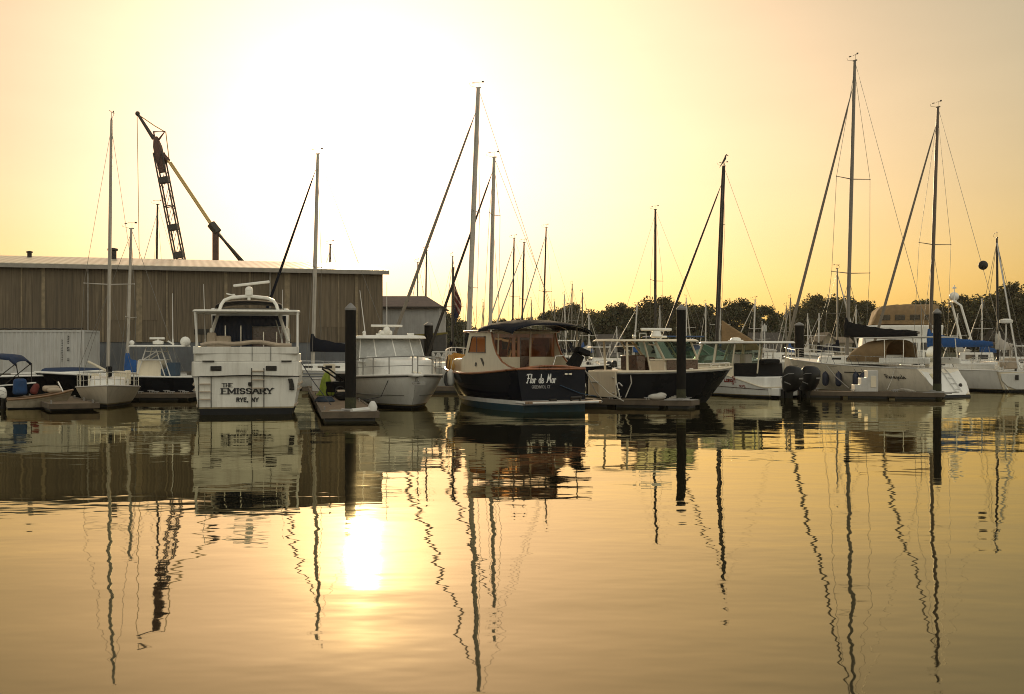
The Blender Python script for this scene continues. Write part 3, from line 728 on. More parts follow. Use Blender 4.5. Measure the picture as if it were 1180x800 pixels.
# ================================================================== dark classic motorboat
def build_classic():
    rz = R(115); L = 11.3
    t = thing("motorboat", "dark hulled classic motorboat with silver script on its transom and a navy cockpit awning", "motorboat", anchor(640, 46.8, 0, 0, rz), rz)
    sh = lambda u: 1.78 - .28 * math.sin(min(u / .55, 1) * PI / 2) + .36 * max(0, (u - .35) / .65) ** 1.8
    H = Hull(L, 3.75, sh, tw=.84, draft=.7, rake=1.3, strake=.35, e0=.10, e1=.7, tmax=.42, power=2.6)
    # topsides down to the white line; the lines rise to the bow
    H.mesh([(.02, 1), (.30, 1), (.48, 2), (9, 0)], nt=36, nz=10).build("hull", [NAVY, TEAL, WHITE_P], t)
    H.deck(dz=-.04, camber=.1).build("deck", CREAM, t)
    H.edge(.05, .0, out=.0, n=36).build("cap_rail", MAHO, t)
    # arched top of the transom
    mb = MB(); y2 = H.b(0) - .02
    pr = [(-y2, 1.70)] + [(y2 * (-1 + 2 * i / 14), 1.76 + .13 * math.sin(PI * i / 14)) for i in range(15)] + [(y2, 1.70)]
    mb.prism(pr, .34, .42, 'x'); mb.build("transom_top", NAVY, t)
    mb = MB(); mb.tube([(.36, y2 * (-1 + 2 * i / 14), 1.77 + .13 * math.sin(PI * i / 14)) for i in range(15)], .045, 8); mb.build("transom_rail", MAHO, t)
    # name: built along the raked transom
    q = Vector((.35, 0, 1.93)).normalized()
    ptx = lambda y, z: Vector((.35 * (z + .15) / 1.93 - .012, y, z))
    mb = lettering(list("Flor") + [' '] + list("de") + [' ', 'script_M', 'a', 'r'], ptx(1.22, 1.20), (0, -1, 0), q, .36, 1.36, .10, .06, shear=.18); mb.build("name_lettering", LETTER_W, t, flat=True)
    mb = lettering("GREENWICH, CT", ptx(.98, .98), (0, -1, 0), q, .12, .84, .14, .14); mb.build("port_lettering", LETTER_G, t, flat=True)
    # bow canvas, yellow against the light
    mb = MB()
    for s in (1, -1):
        lo = [H.top(.60 + .39 * i / 10, s, .04, .05) for i in range(11)]
        hi = [H.top(.60 + .39 * i / 10, s, .06 + (.52 if i > 1 else .2 + .16 * i) + .05 * math.sin(i * 1.3), .10) + Vector((-.12, 0, 0)) for i in range(11)]
        mb.loft([lo, hi], False, False, False)
    c = mb.build("bow_canvas", CAN_YEL, t); sm = c.modifiers.new("s", 'SOLIDIFY'); sm.thickness = .02
    mb = MB(); 
    for i in (2, 4, 6, 8):
        p = H.top(.60 + .39 * i / 10, 1, .05, .03); mb.tube([p, p + Vector((-.1, -.04, .52))], .02, 6)
    mb.build("canvas_pole", DMAHO, t)
    # foredeck trunk
    mb = MB(); shell(mb, rrect(5.6, 9.3, -1.15, 1.15, .2, 5, rf=.8), 1.5, 2.25, top_in=.15, z_top_shift=lambda p: -.12 * max(0, p[0] - 6) / 3); mb.build("trunk_cabin", CREAM, t, bevel=.08)
    # wheelhouse sides, sweeping down aft
    for s in (1, -1):
        prof = [(.55, 1.62), (.62, 1.78), (1.2, 1.86), (1.9, 2.05), (2.45, 2.4), (2.8, 2.85), (3.0, 3.30), (5.35, 3.36), (5.9, 2.3), (6.3, 2.2), (6.3, 1.5)]
        mb = MB(); mb.prism(prof, s * 1.50, s * 1.58, 'y'); sd_ = mb.build("wheelhouse_side", CREAM, t, bevel=.015)
        mb = MB(); mb.tube([(x, s * 1.54, z) for x, z in prof[1:7]], .045, 8); mb.build("coaming_rail", MAHO, sd_)
        mb = MB(); mb.prism([(3.55, 2.45), (3.55, 3.14), (5.0, 3.16), (5.42, 2.45)], s * 1.49, s * 1.592, 'y'); wn = mb.build("side_window", GLASS_BR, sd_)
        mb = MB(); mb.tube([(x, s * 1.595, z) for x, z in [(3.55, 2.45), (3.55, 3.14), (5.0, 3.16), (5.42, 2.45)]], .03, 6, closed=True); mb.box((4.5, s * 1.595, 2.8), (.05, .02, .7)); mb.build("frame", DMAHO, wn)
        mb = MB(); mb.tube([(4.6, s * 1.595, 1.93), (4.6, s * 1.6, 1.931)], .1, 12); mb.prism([(3.9, 2.2), (4.1, 2.2), (3.75, 1.85), (3.7, 2.0)], s * 1.585, s * 1.6, 'y'); mb.build("side_vent", BLACKP, sd_)
    mb = MB(); mb.add([(5.35, -1.5, 3.34), (5.35, 1.5, 3.34), (5.92, 1.5, 2.28), (5.92, -1.5, 2.28)], [(0, 1, 2, 3)]); ws = mb.build("windshield", GLASS_C, t)
    mb = MB()
    for y in (-1.48, -.5, .5, 1.48): mb.tube([(5.36, y, 3.34), (5.93, y, 2.28)], .04, 6)
    mb.build("mullion", CREAM, ws)
    mb = MB(); shell(mb, rrect(2.9, 5.95, -1.66, 1.66, .15, 4, rf=.5), 3.34, 3.42, top_in=.05, z_top_shift=lambda p: .1 * (1 - abs(p[1]) / 1.66)); mb.build("wheelhouse_roof", CREAM, t, bevel=.03)
    mb = MB(); mb.tube([(5.9, 1.62, 3.38), (5.0, 1.69, 3.39), (2.9, 1.69, 3.38)], .05, 8); mb.tube([(5.9, -1.62, 3.38), (5.0, -1.69, 3.39), (2.9, -1.69, 3.38)], .05, 8); mb.tube([(5.95, -1.3, 3.4), (5.95, 1.3, 3.4)], .05, 8); mb.build("roof_edge", MAHO, t)
    # aft bulkhead in varnished wood with its windows and door
    mb = MB(); x = 3.05
    prof = [(-1.5, 1.45), (1.5, 1.45), (1.5, 3.25), (1.2, 3.38), (.6, 3.50), (0, 3.55), (-.6, 3.50), (-1.2, 3.38), (-1.5, 3.25)]
    mb.span((x - .03, -1.5, 1.4), (x + .03, 1.5, 2.26), 1)
    for y0, y1 in ((-1.5, -1.36), (-.40, -.30), (.18, .30), (.40, .55), (1.36, 1.5)): mb.span((x - .032, y0, 2.26), (x + .032, y1, 3.2), 0)
    mb.span((x - .031, -1.5, 3.1), (x + .031, 1.5, 3.25), 0)
    mb.prism([(-1.5, 3.25), (1.5, 3.25), (1.2, 3.36), (.6, 3.46), (0, 3.5), (-.6, 3.46), (-1.2, 3.36)], x - .03, x + .03, 'x', 2)
    bh = mb.build("bulkhead", [MAHO, CREAM, TAN], t)
    for y0, y1 in ((-1.36, -.40), (.55, 1.36), (.30, .40)):
        mb = MB(); mb.add([(x, y0, 2.26), (x, y1, 2.26), (x, y1, 3.1), (x, y0, 3.1)], [(0, 1, 2, 3)]); mb.build("bulkhead_window", GLASS_BR, bh)
    mb = MB(); mb.span((x - .05, -.30, 1.42), (x - .0, .18, 3.1)); dr = mb.build("cabin_door", DMAHO, bh, bevel=.01)
    mb = MB(); mb.span((x - .06, -.24, 2.3), (x - .045, .12, 3.0)); mb.build("pane", GLASS_BR, dr)
    mb = MB(); mb.span((3.1, -1.4, 1.4), (5.4, 1.4, 2.0)); mb.box((4.6, .7, 2.3), (.5, 1.1, .6)); mb.box((3.6, -.9, 2.4), (.5, .8, .8)); mb.box((3.9, .95, 2.5), (.4, .5, 1.0)); mb.build("saloon_furniture", INNER, t, bevel=.05)
    # awning posts and awning
    for y, xx in ((1.52, 2.4), (.02, 2.4), (-1.5, 1.0), (1.55, .75)):
        if xx == .75: continue
        mb = MB(); mb.tube([(xx, y, 1.8), (xx - .1, y, 3.5)], .03, 8); mb.build("awning_post", TAN, t)
    mb = MB(); rings = []
    for i in range(11):
        xx = 3.75 - 3.55 * i / 10
        rings.append([(xx, 1.86 * math.cos(PI * j / 16), 3.34 + .42 * math.sin(PI * j / 16) ** .8 + .12 * math.sin(PI * i / 10) - .14 * (i / 10) ** 2 + .015 * math.sin(i * 2.1 + j)) for j in range(17)])
    mb.loft(rings, False, False, False)
    c = mb.build("awning", CAN_NAVY, t); sm = c.modifiers.new("s", 'SOLIDIFY'); sm.thickness = .035
    mb = MB(); mb.tube([(.3, 1.82 * math.cos(PI * j / 16), 3.2 + .40 * math.sin(PI * j / 16) ** .8) for j in range(17)], .025, 6); mb.tube([(2.4, 1.84 * math.cos(PI * j / 16), 3.32 + .40 * math.sin(PI * j / 16) ** .8) for j in range(17)], .03, 6); mb.build("awning_bow", STEEL, t)
    mb = MB(); mb.ball((4.6, .55, 3.62), (.32, .32, .14), 14, 8); mb.box((4.6, .55, 3.5), (.3, .3, .12)); mb.build("roof_dome", W_, t)
    # swim platform
    mb = MB(); shell(mb, rrect(-.95, .02, -1.75, 1.75, .25, 4, rf=.02), .40, .47); sp = mb.build("swim_platform", TEAK, t)
    mb = MB(); mb.tube([(-.93, -1.5, .435), (-.97, 0, .435), (-.93, 1.5, .435)], .05, 8); mb.tube([(-.75, 1.74, .435), (0, 1.78, .435)], .05, 8); mb.tube([(-.75, -1.74, .435), (0, -1.78, .435)], .05, 8); mb.build("platform_edge", WHITE_P, sp)
    mb = MB(); mb.tube([(-.5, -.45, .6), (-.5, -.95, .62)], .06, 8); mb.box((-.45, -.5, .53), (.1, .08, .14)); mb.box((-.45, -.9, .53), (.1, .08, .14)); mb.box((-.35, .3, .52), (.2, .3, .1)); mb.build("platform_chock", DARKM, sp, bevel=.02)
    mb = MB(); mb.tube([(.30, -.75, 1.55), (.26, -.9, 1.53)], .03, 8); mb.box((.25, -.62, 1.56), (.06, .12, .06)); mb.box((.25, -.82, 1.56), (.06, .12, .06)); mb.build("stern_cleat", STEEL, t)
    mb = MB(); mb.tube([(.18, -.3, 1.1), (.05, -1.2, .75), (-.05, -1.9, .62)], .02, 6); mb.build("stern_line", mat("rope_blue", (.02, .05, .09), .9), t)
    # covered grill on the starboard quarter
    mb = MB(); mb.box((.75, -1.35, 2.1), (.45, .45, .65), ry=-.35, rx=.4, top=.8); mb.box((.62, -1.6, 2.5), (.5, .62, .22), rx=.35, top=.85); mb.tube([(.7, -1.2, 1.75), (.75, -1.3, 2.2)], .06, 8); mb.build("covered_grill", CAN_BLACK, t, bevel=.06, segs=3)
    mb = MB(); mb.span((.6, -1.3, 1.3), (1.1, 1.0, 1.78)); mb.build("stern_bench", W_, t, bevel=.06)
    mb = MB(); mb.tube([(.9, -.35, 1.9), (.95, -.5, 2.3), (1.0, -.95, 2.32)], .025, 6); mb.build("grab_rail", STEEL, t)
    # pulpit
    H.rail(.85, .80, .985, 5, .03, .022, True, True, .028).build("bow_pulpit", WHITEM, t)
    for a_, b_ in (((.5, -1.62, 1.8), (1.6, -3.1, .42)), ((.45, -1.5, 1.8), (-.6, -2.9, .42))):
        a_ = Vector(a_); b_ = Vector(b_); c_ = (a_ + b_) / 2 - Vector((0, 0, .22)); mb = MB(); mb.tube([a_, a_ * .3 + c_ * .7 + Vector((0, 0, .06)), c_ * .7 + b_ * .3, b_], .018, 5); mb.build("mooring_line", ROPE_W, t)
    p = H.pt(.60, 1.3, 1) + Vector((0, .17, 0)); fender(t, (p.x, p.y, 1.28), .16, .75, FEND, H.top(.60, 1, .55, .05))
    return t
build_classic()
# ================================================================== navy sport boat beside the middle pile
def outboard(parent, x, y, z=0.0, s=1.0, tilt=.0, col=None, rz=0.0):
    """one outboard engine: cowl, midsection leg, gearcase and propeller"""
    M = Matrix.Translation((x, y, z)) @ Matrix.Rotation(rz, 4, 'Z') @ Matrix.Rotation(tilt, 4, 'Y') @ Matrix.Scale(s, 4)
    def tf(mb): mb.v = [tuple(M @ Vector(v)) for v in mb.v]; return mb
    mb = MB(); rings = []
    for zz, a, b_, cx in ((.52, .16, .16, -.08), (.62, .30, .21, -.12), (.85, .38, .255, -.16), (1.10, .40, .26, -.20), (1.30, .36, .245, -.22), (1.42, .26, .19, -.2), (1.47, .12, .1, -.18)):
        ring = []
        for j in range(16):
            an = 2 * PI * j / 16; cc, ss = math.cos(an), math.sin(an)
            ring.append((cx + a * math.copysign(abs(cc) ** .7, cc), b_ * math.copysign(abs(ss) ** .7, ss), zz))
        rings.append(ring)
    mb.loft(rings); e = tf(mb).build("outboard_cowl", col or BLACKP, parent, sharp=50)
    mb = MB(); mb.tube([(.16, .262, .98), (-.2, .267, 1.18), (-.45, .25, 1.22)], .016, 5); mb.tube([(.16, -.262, .98), (-.2, -.267, 1.18), (-.45, -.25, 1.22)], .016, 5)
    mb.box((-.2, .262, .84), (.3, .012, .03), ry=-.2); mb.box((-.2, -.262, .84), (.3, .012, .03), ry=-.2); mb.box((-.585, 0, 1.05), (.02, .22, .05)); tf(mb).build("cowl_stripe", LETTER_G, e)
    mb = MB(); rings = []
    for zz, a, b_, cx in ((.6, .22, .13, -.06), (.3, .17, .10, -.08), (-.15, .15, .08, -.12), (-.32, .2, .06, -.14), (-.55, .13, .05, -.14)):
        rings.append([(cx + a * math.cos(2 * PI * j / 12), b_ * math.sin(2 * PI * j / 12), zz) for j in range(12)])
    mb.loft(rings); mb.box((-.3, 0, -.24), (.55, .22, .02)); mb.box((.14, 0, .35), (.2, .26, .4)); tf(mb).build("outboard_leg", BLACKP, parent)
    return e

def build_sport():
    rz = R(28); L = 7.6; B = 2.7
    t = thing("sport_boat", "dark navy centre console boat with cream hardtop moored behind the middle black pile", "sport boat", anchor(711, 52.0, 0, -B * .45, rz), rz)
    sh = lambda u: 1.55 - .04 * u + .22 * u ** 2
    H = Hull(L, B, sh, tw=.9, draft=.5, rake=1.75, e0=.14, e1=.75, tmax=.5, power=3.0, bend=1.1)
    H.mesh([(.02, 1), (.1, 1), (9, 0)], nt=30, nz=9).build("hull", [NAVY2, BOOT], t)
    H.deck(dz=-.05, camber=.05, inset=.03).build("deck", CREAM, t)
    H.edge(.055, .0, n=30, stern=False).build("gunwale", CREAM, t)
    mb = H.edge(.02, -.08, out=.02, stern=False); mb.build("rub_strip", GALV, t)
    # cream transom wall with an engine well door
    mb = MB(); mb.span((-.06, -1.18, .38), (.02, 1.19, 1.56)); mb.span((-.065, .1, .5), (.0, .12, 1.5)); tw_ = mb.build("transom", CREAM, t, bevel=.02)
    mb = MB(); mb.span((-.09, .25, .42), (-.055, 1.0, 1.0)); mb.build("transom_door", TAN, tw_, bevel=.01)
    mb = MB(); mb.box((-.09, -1.0, 1.3), (.08, .16, .05)); mb.box((-.09, -1.05, .6), (.08, .14, .05)); mb.box((-.1, .6, 1.06), (.05, .8, .05)); mb.build("cleat", STEEL, tw_, bevel=.01)
    mb = MB(); shell(mb, rrect(.1, 2.1, -1.15, 1.15, .15), 1.3, 1.62, top_in=.04); mb.build("cockpit_coaming", CREAM, t, bevel=.03)
    # console with windshield
    mb = MB(); shell(mb, rrect(2.7, 4.6, -.75, .75, .1, 4, rf=.4), 1.4, 2.05, top_in=.08); mb.build("console", CREAM, t, bevel=.05)
    mb = MB(); mb.span((3.1, -.8, 1.62), (4.9, -.77, 2.12)); mb.span((3.1, -.80, 2.06), (4.9, -.74, 2.13)); mb.span((3.1, .77, 1.6), (4.9, .8, 2.1)); mb.build("wind_screen_apron", DMAHO, t)
    mb = MB(); mb.box((1.7, 0, 1.95), (.5, 1.4, .75)); mb.box((2.35, 0, 1.9), (.4, 1.3, .65)); mb.build("leaning_seat", DMAHO, t, bevel=.06)
    mb = MB(); mb.span((2.1, -.78, 1.6), (2.95, -.75, 2.05)); mb.build("side_panel", TAN, t)
    A = [(4.9, -.78, 2.1), (4.35, -.95, 2.98)]; Bq = [(2.95, -.78, 2.1), (2.3, -.95, 2.98)]; C = [(2.15, -.78, 1.6), (1.95, -.8, 2.4), (1.65, -.95, 2.98)]; D = [(.75, -.95, 1.6), (.7, -.98, 2.98)]
    for s in (1, -1):
        for pth, r in ((A, .05), (D, .055)):
            mb = MB(); mb.tube([(p[0], p[1] * s, p[2]) for p in pth], r, 8); mb.build("hardtop_post", CREAM, t)
        fr = MB()
        for pth, r in ((Bq, .065), (C, .045)): fr.tube([(p[0], p[1] * s, p[2]) for p in pth], r, 8)
        fr.tube([(2.95, -.78 * s, 2.12), (4.9, -.78 * s, 2.12)], .04, 6)
        fr.tube([(2.1, -.78 * s, 2.1), (2.95, -.78 * s, 2.1)], .04, 6); fr.tube([(2.0, -.82 * s, 2.82), (2.5, -.86 * s, 2.8)], .04, 6)
        fr.build("hardtop_frame", CREAM, t)
    mb = MB()
    for s in (1, -1):
        mb.add([(2.97, -.78 * s, 2.14), (4.88, -.78 * s, 2.14), (4.36, -.93 * s, 2.95), (2.42, -.93 * s, 2.95)], [(0, 1, 2, 3)])
    mb.add([(4.9, -.78, 2.14), (4.9, .78, 2.14), (4.38, .92, 2.95), (4.38, -.92, 2.95)], [(0, 1, 2, 3)])
    mb.build("windshield", GLASS_G, t)
    mb = MB(); shell(mb, rrect(-.05, 5.0, -1.2, 1.2, .5, 5, rf=.6), 2.97, 3.07, top_in=.15, z_top_shift=lambda p: .10 * (1 - abs(p[1]) / 1.2) - .03 * abs(p[0] - 2.4) / 2.4); ht = mb.build("hardtop", CREAM, t, bevel=.04)
    mb = MB(); mb.box((3.2, 0, 3.2), (.6, .5, .1)); mb.lathe([(.3, 0), (.24, .12), (.2, .26), (.05, .28)], (3.0, -.05, 3.2), 14); mb.build("radar_pedestal", W_, ht, bevel=.03)
    mb = MB(); mb.box((3.0, -.05, 3.55), (1.62, .14, .13), rz=-.15); mb.build("radar_scanner", W_, ht, bevel=.04)
    mb = MB(); mb.tube([(1.6, -.7, 3.1), (1.6, -.7, 3.35), (2.1, -.5, 3.35), (2.1, -.5, 3.1)], .02, 6); mb.ball((1.5, -.4, 3.2), .1, 10, 6); mb.build("light_bracket", STEEL, ht)
    mb = MB(); mb.tube([H.top(.1, -1, .02, .1), H.top(.09, -1, -.5, -.12), (.3, -1.45, .4)], .025, 6); mb.build("stern_line", ROPE_W, t)
    mb = MB(); mb.box(tuple(H.top(.8, -1, .1, .15)), (.22, .05, .05)); mb.box(tuple(H.top(.55, -1, .08, .12)), (.22, .05, .05)); mb.build("bow_cleat", STEEL, t, bevel=.01)
    H.rail(.22, .72, .97, 3, .12, .018, False).build("bow_rail", STEEL, t)
    return t
build_sport()

# ================================================================== white pilot house boat with twin outboards
def build_twin():
    rz = R(126); L = 8.8; B = 2.75
    t = thing("outboard_boat", "white hardtop boat with red lettering and two large black outboard engines", "outboard boat", anchor(903, 62.0, 0, 0, rz), rz)
    sh = lambda u: .55 + .95 * min(1, max(0, (u - .05) / .42)) ** 1.0 * (1 - .15 * min(1, max(0, (u - .05) / .42))) + .35 * u ** 2
    H = Hull(L, B, sh, tw=.92, draft=.5, rake=1.5, e0=.15, e1=.8, tmax=.45, power=2.8)
    H.mesh([(.02, 1), (.08, 1), (.13, 2), (9, 0)], nt=30, nz=8).build("hull", [W_, BOOT, SCUM], t)
    H.deck(dz=-.03, camber=.05, n=24).build("deck", W_, t)
    H.edge(.04, .0, n=30).build("gunwale", CREAM, t)
    mb = MB(); mb.tube([H.pt(i / 20, .42 + .25 * i / 20, 1) + Vector((0, .01, 0)) for i in range(20)], .02, 6); mb.tube([H.pt(i / 20, .42 + .25 * i / 20, -1) - Vector((0, .01, 0)) for i in range(20)], .02, 6); mb.build("hull_stripe", DMAHO, t)
    # inner cockpit sides, dark canvas, wheelhouse
    mb = MB(); shell(mb, rrect(2.6, 6.3, -1.2, 1.2, .08, 4, rf=.5), 1.0, 1.72, top_in=.05); mb.build("cabin_base", CREAM, t, bevel=.04)
    mb = MB(); shell(mb, rrect(.25, 2.7, -1.16, 1.16, .2), .3, 1.12, top_in=.06); mb.build("cockpit_side", W_, t, bevel=.06)
    mb = MB(); shell(mb, rrect(.9, 2.75, -1.12, 1.12, .2), 1.10, 1.84, top_in=.04); mb.build("cockpit_cover", CAN_BLACK, t, bevel=.05)
    mb = MB(); mb.box((.75, .3, 1.95), (.5, 1.3, .25)); mb.build("covered_gear", CAN_BLACK, t, bevel=.1)
    posts = MB()
    for s in (1, -1):
        for a, b_, r in (((5.6, 1.15, 1.7), (5.0, 1.1, 2.94), .07), ((4.1, 1.17, 1.7), (3.9, 1.12, 2.94), .09), ((2.7, 1.15, 1.7), (2.5, 1.12, 2.94), .05), ((.9, 1.1, 1.3), (.7, 1.1, 2.94), .04)):
            posts.tube([(a[0], a[1] * s, a[2]), (b_[0], b_[1] * s, b_[2])], r, 6)
        posts.tube([(2.7, 1.16 * s, 1.78), (5.6, 1.16 * s, 1.78)], .06, 6)
    posts.build("cabin_frame", CREAM, t)
    mb = MB()
    for s in (1, -1):
        mb.add([(5.55, 1.14 * s, 1.75), (4.15, 1.16 * s, 1.75), (3.95, 1.12 * s, 2.92), (5.0, 1.1 * s, 2.92)], [(0, 1, 2, 3)])
        mb.add([(4.05, 1.16 * s, 1.75), (2.7, 1.15 * s, 1.75), (2.5, 1.12 * s, 2.92), (3.85, 1.12 * s, 2.92)], [(0, 1, 2, 3)])
    mb.add([(5.6, 1.1, 1.75), (5.6, -1.1, 1.75), (5.02, -1.05, 2.92), (5.02, 1.05, 2.92)], [(0, 1, 2, 3)])
    mb.build("cabin_window", GLASS_G, t)
    mb = MB(); mb.box((3.2, .5, 1.9), (.5, .6, .9)); mb.box((3.2, -.5, 1.9), (.5, .6, .9)); mb.box((4.8, 0, 1.75), (.7, 1.8, .5)); mb.build("helm_seat", SEAT, t, bevel=.08)
    mb = MB(); shell(mb, rrect(.1, 5.4, -1.3, 1.3, .3, 4, rf=.5), 2.94, 3.05, top_in=.08, z_top_shift=lambda p: .07 * (1 - abs(p[1]) / 1.3)); ht = mb.build("hardtop", W_, t, bevel=.04)
    mb = MB(); mb.lathe([(.28, 0), (.3, .06), (.26, .16), (.1, .2)], (3.4, .1, 3.1), 16); mb.box((3.4, .1, 3.12), (.7, .5, .06)); mb.build("radar_dome", W_, ht)
    # engine bracket and engines
    mb = MB(); mb.span((-.55, -1.05, .1), (0, 1.05, .52)); mb.build("engine_bracket", W_, t, bevel=.04)
    outboard(t, -.78, .70, -.38, 1.46, -.10); outboard(t, -.78, -.70, -.38, 1.46, -.10)
    # name on the port bow
    a = H.pt(.50, .9, 1); b_ = H.pt(.34, .9, 1); c = H.pt(.42, 1.1, 1); d = H.pt(.42, .8, 1)
    ux = (b_ - a).normalized(); uy = (c - d).normalized()
    mb = lettering(['script_S', 'o', ' ', 'L', 'o', 'n', 'g', '!', '!'], H.pt(.445, .80, 1) + Vector((0, .04, 0)), ux, uy, .36, 1.5, .14, .06, shear=.12); mb.build("name_lettering", LETTER_R, t, flat=True)
    mb = lettering("RYE", H.pt(.24, .52, 1) + Vector((0, .025, 0)), (H.pt(.19, .52, 1) - H.pt(.24, .52, 1)), uy, .12, .42, .2, .12); mb.build("port_lettering", LETTER_R, t, flat=True)
    mb = MB(); p = H.pt(.62, 1.25, 1); mb.box((p.x, p.y + .02, p.z), (.5, .05, .1)); mb.build("hull_vent", BLACKP, t, bevel=.02)
    return t
build_twin()

# ================================================================== dark centre console on the left, broadside
def build_console():
    rz = R(182); L = 9.6; B = 2.7
    t = thing("centre_console_boat", "long black hulled open boat with white T-top moored behind the small beige sailboat", "centre console", anchor(232, 66.5, 0, 0, rz), rz)
    H = Hull(L, B, (1.0, 1.28), tw=.9, draft=.5, rake=1.9, e0=.15, e1=.8, tmax=.5, power=2.8)
    H.mesh([(.02, 1), (.1, 1), (9, 0)], nt=24).build("hull", [NAVY2, BOOT], t)
    H.deck(dz=-.03).build("deck", W_, t)
    H.edge(.05, .02, n=24).build("gunwale", W_, t)
    mb = MB(); shell(mb, rrect(2.1, 3.7, -.6, .6, .08, 4, rf=.3), 1.0, 2.0, top_in=.12); mb.build("console", CREAM, t, bevel=.04)
    mb = MB(); mb.box((1.6, 0, 1.45), (.5, 1.2, .8)); mb.box((2.0, .62, 1.3), (.35, .08, .4)); mb.build("leaning_seat", mat("seat_blue", (.03, .06, .1), .6), t, bevel=.05)
    mb = MB()
    for s in (1, -1):
        for a, b_ in (((3.5, .75, 1.05), (3.0, .6, 2.78)), ((1.6, .75, 1.05), (2.2, .6, 2.78)), ((1.9, .75, 1.05), (2.45, .6, 2.6)), ((3.4, .72, 2.0), (2.0, .72, 2.0)), ((3.1, .62, 2.5), (2.1, .62, 2.5)), ((3.2, .68, 2.0), (2.4, .62, 2.5))):
            mb.tube([(a[0], a[1] * s, a[2]), (b_[0], b_[1] * s, b_[2])], .035, 6)
        mb.build("tower_frame", WHITEM, t); mb = MB()
    mb = MB(); shell(mb, rrect(.8, 4.0, -1.05, 1.05, .25), 2.76, 2.86, top_in=.05); tt = mb.build("hardtop", W_, t, bevel=.03)
    mb = MB(); mb.lathe([(.1, 0), (.3, .04), (.32, .2), (.12, .26)], (2.5, 0, 2.88), 16); mb.box((2.55, 0, 3.26), (.85, .2, .12)); mb.lathe([(.06, 0), (.06, .2)], (2.5, 0, 3.1), 10); mb.build("radar_dome", W_, tt, bevel=.02)
    mb = MB(); mb.ball((.85, .3, 3.06), .3, 14, 8); mb.build("antenna_dome", W_, tt); mb = MB(); mb.ball((3.9, .4, 3.0), .15, 10, 6); mb.build("antenna_dome", W_, tt); mb = MB(); mb.box((1.6, .6, 3.0), (.4, .1, .08), ry=-.5); mb.build("spotlight", W_, tt)
    antenna(t, (1.7, -.2, 2.85), (1.72, -.2, 5.9), .03)
    outboard(t, -.15, .4, .3, 1.0); outboard(t, -.15, -.4, .3, 1.0)
    return t
build_console()

# ================================================================== sailing boats
def windvane(mb, z, s=1.0):
    mb.tube([(-.05, 0, z), (-.05, 0, z + .35 * s)], .012, 5); mb.tube([(-.35 * s, .12, z + .33 * s), (.25 * s, -.1, z + .36 * s)], .012, 5)
    mb.box((-.33 * s, .11, z + .34 * s), (.14, .01, .1)); mb.tube([(.05, 0, z), (.5 * s, .1, z + .12), (.55 * s, .1, z + .28 * s)], .01, 5)
    mb.box((.3 * s, .08, z + .30 * s), (.16, .05, .05))

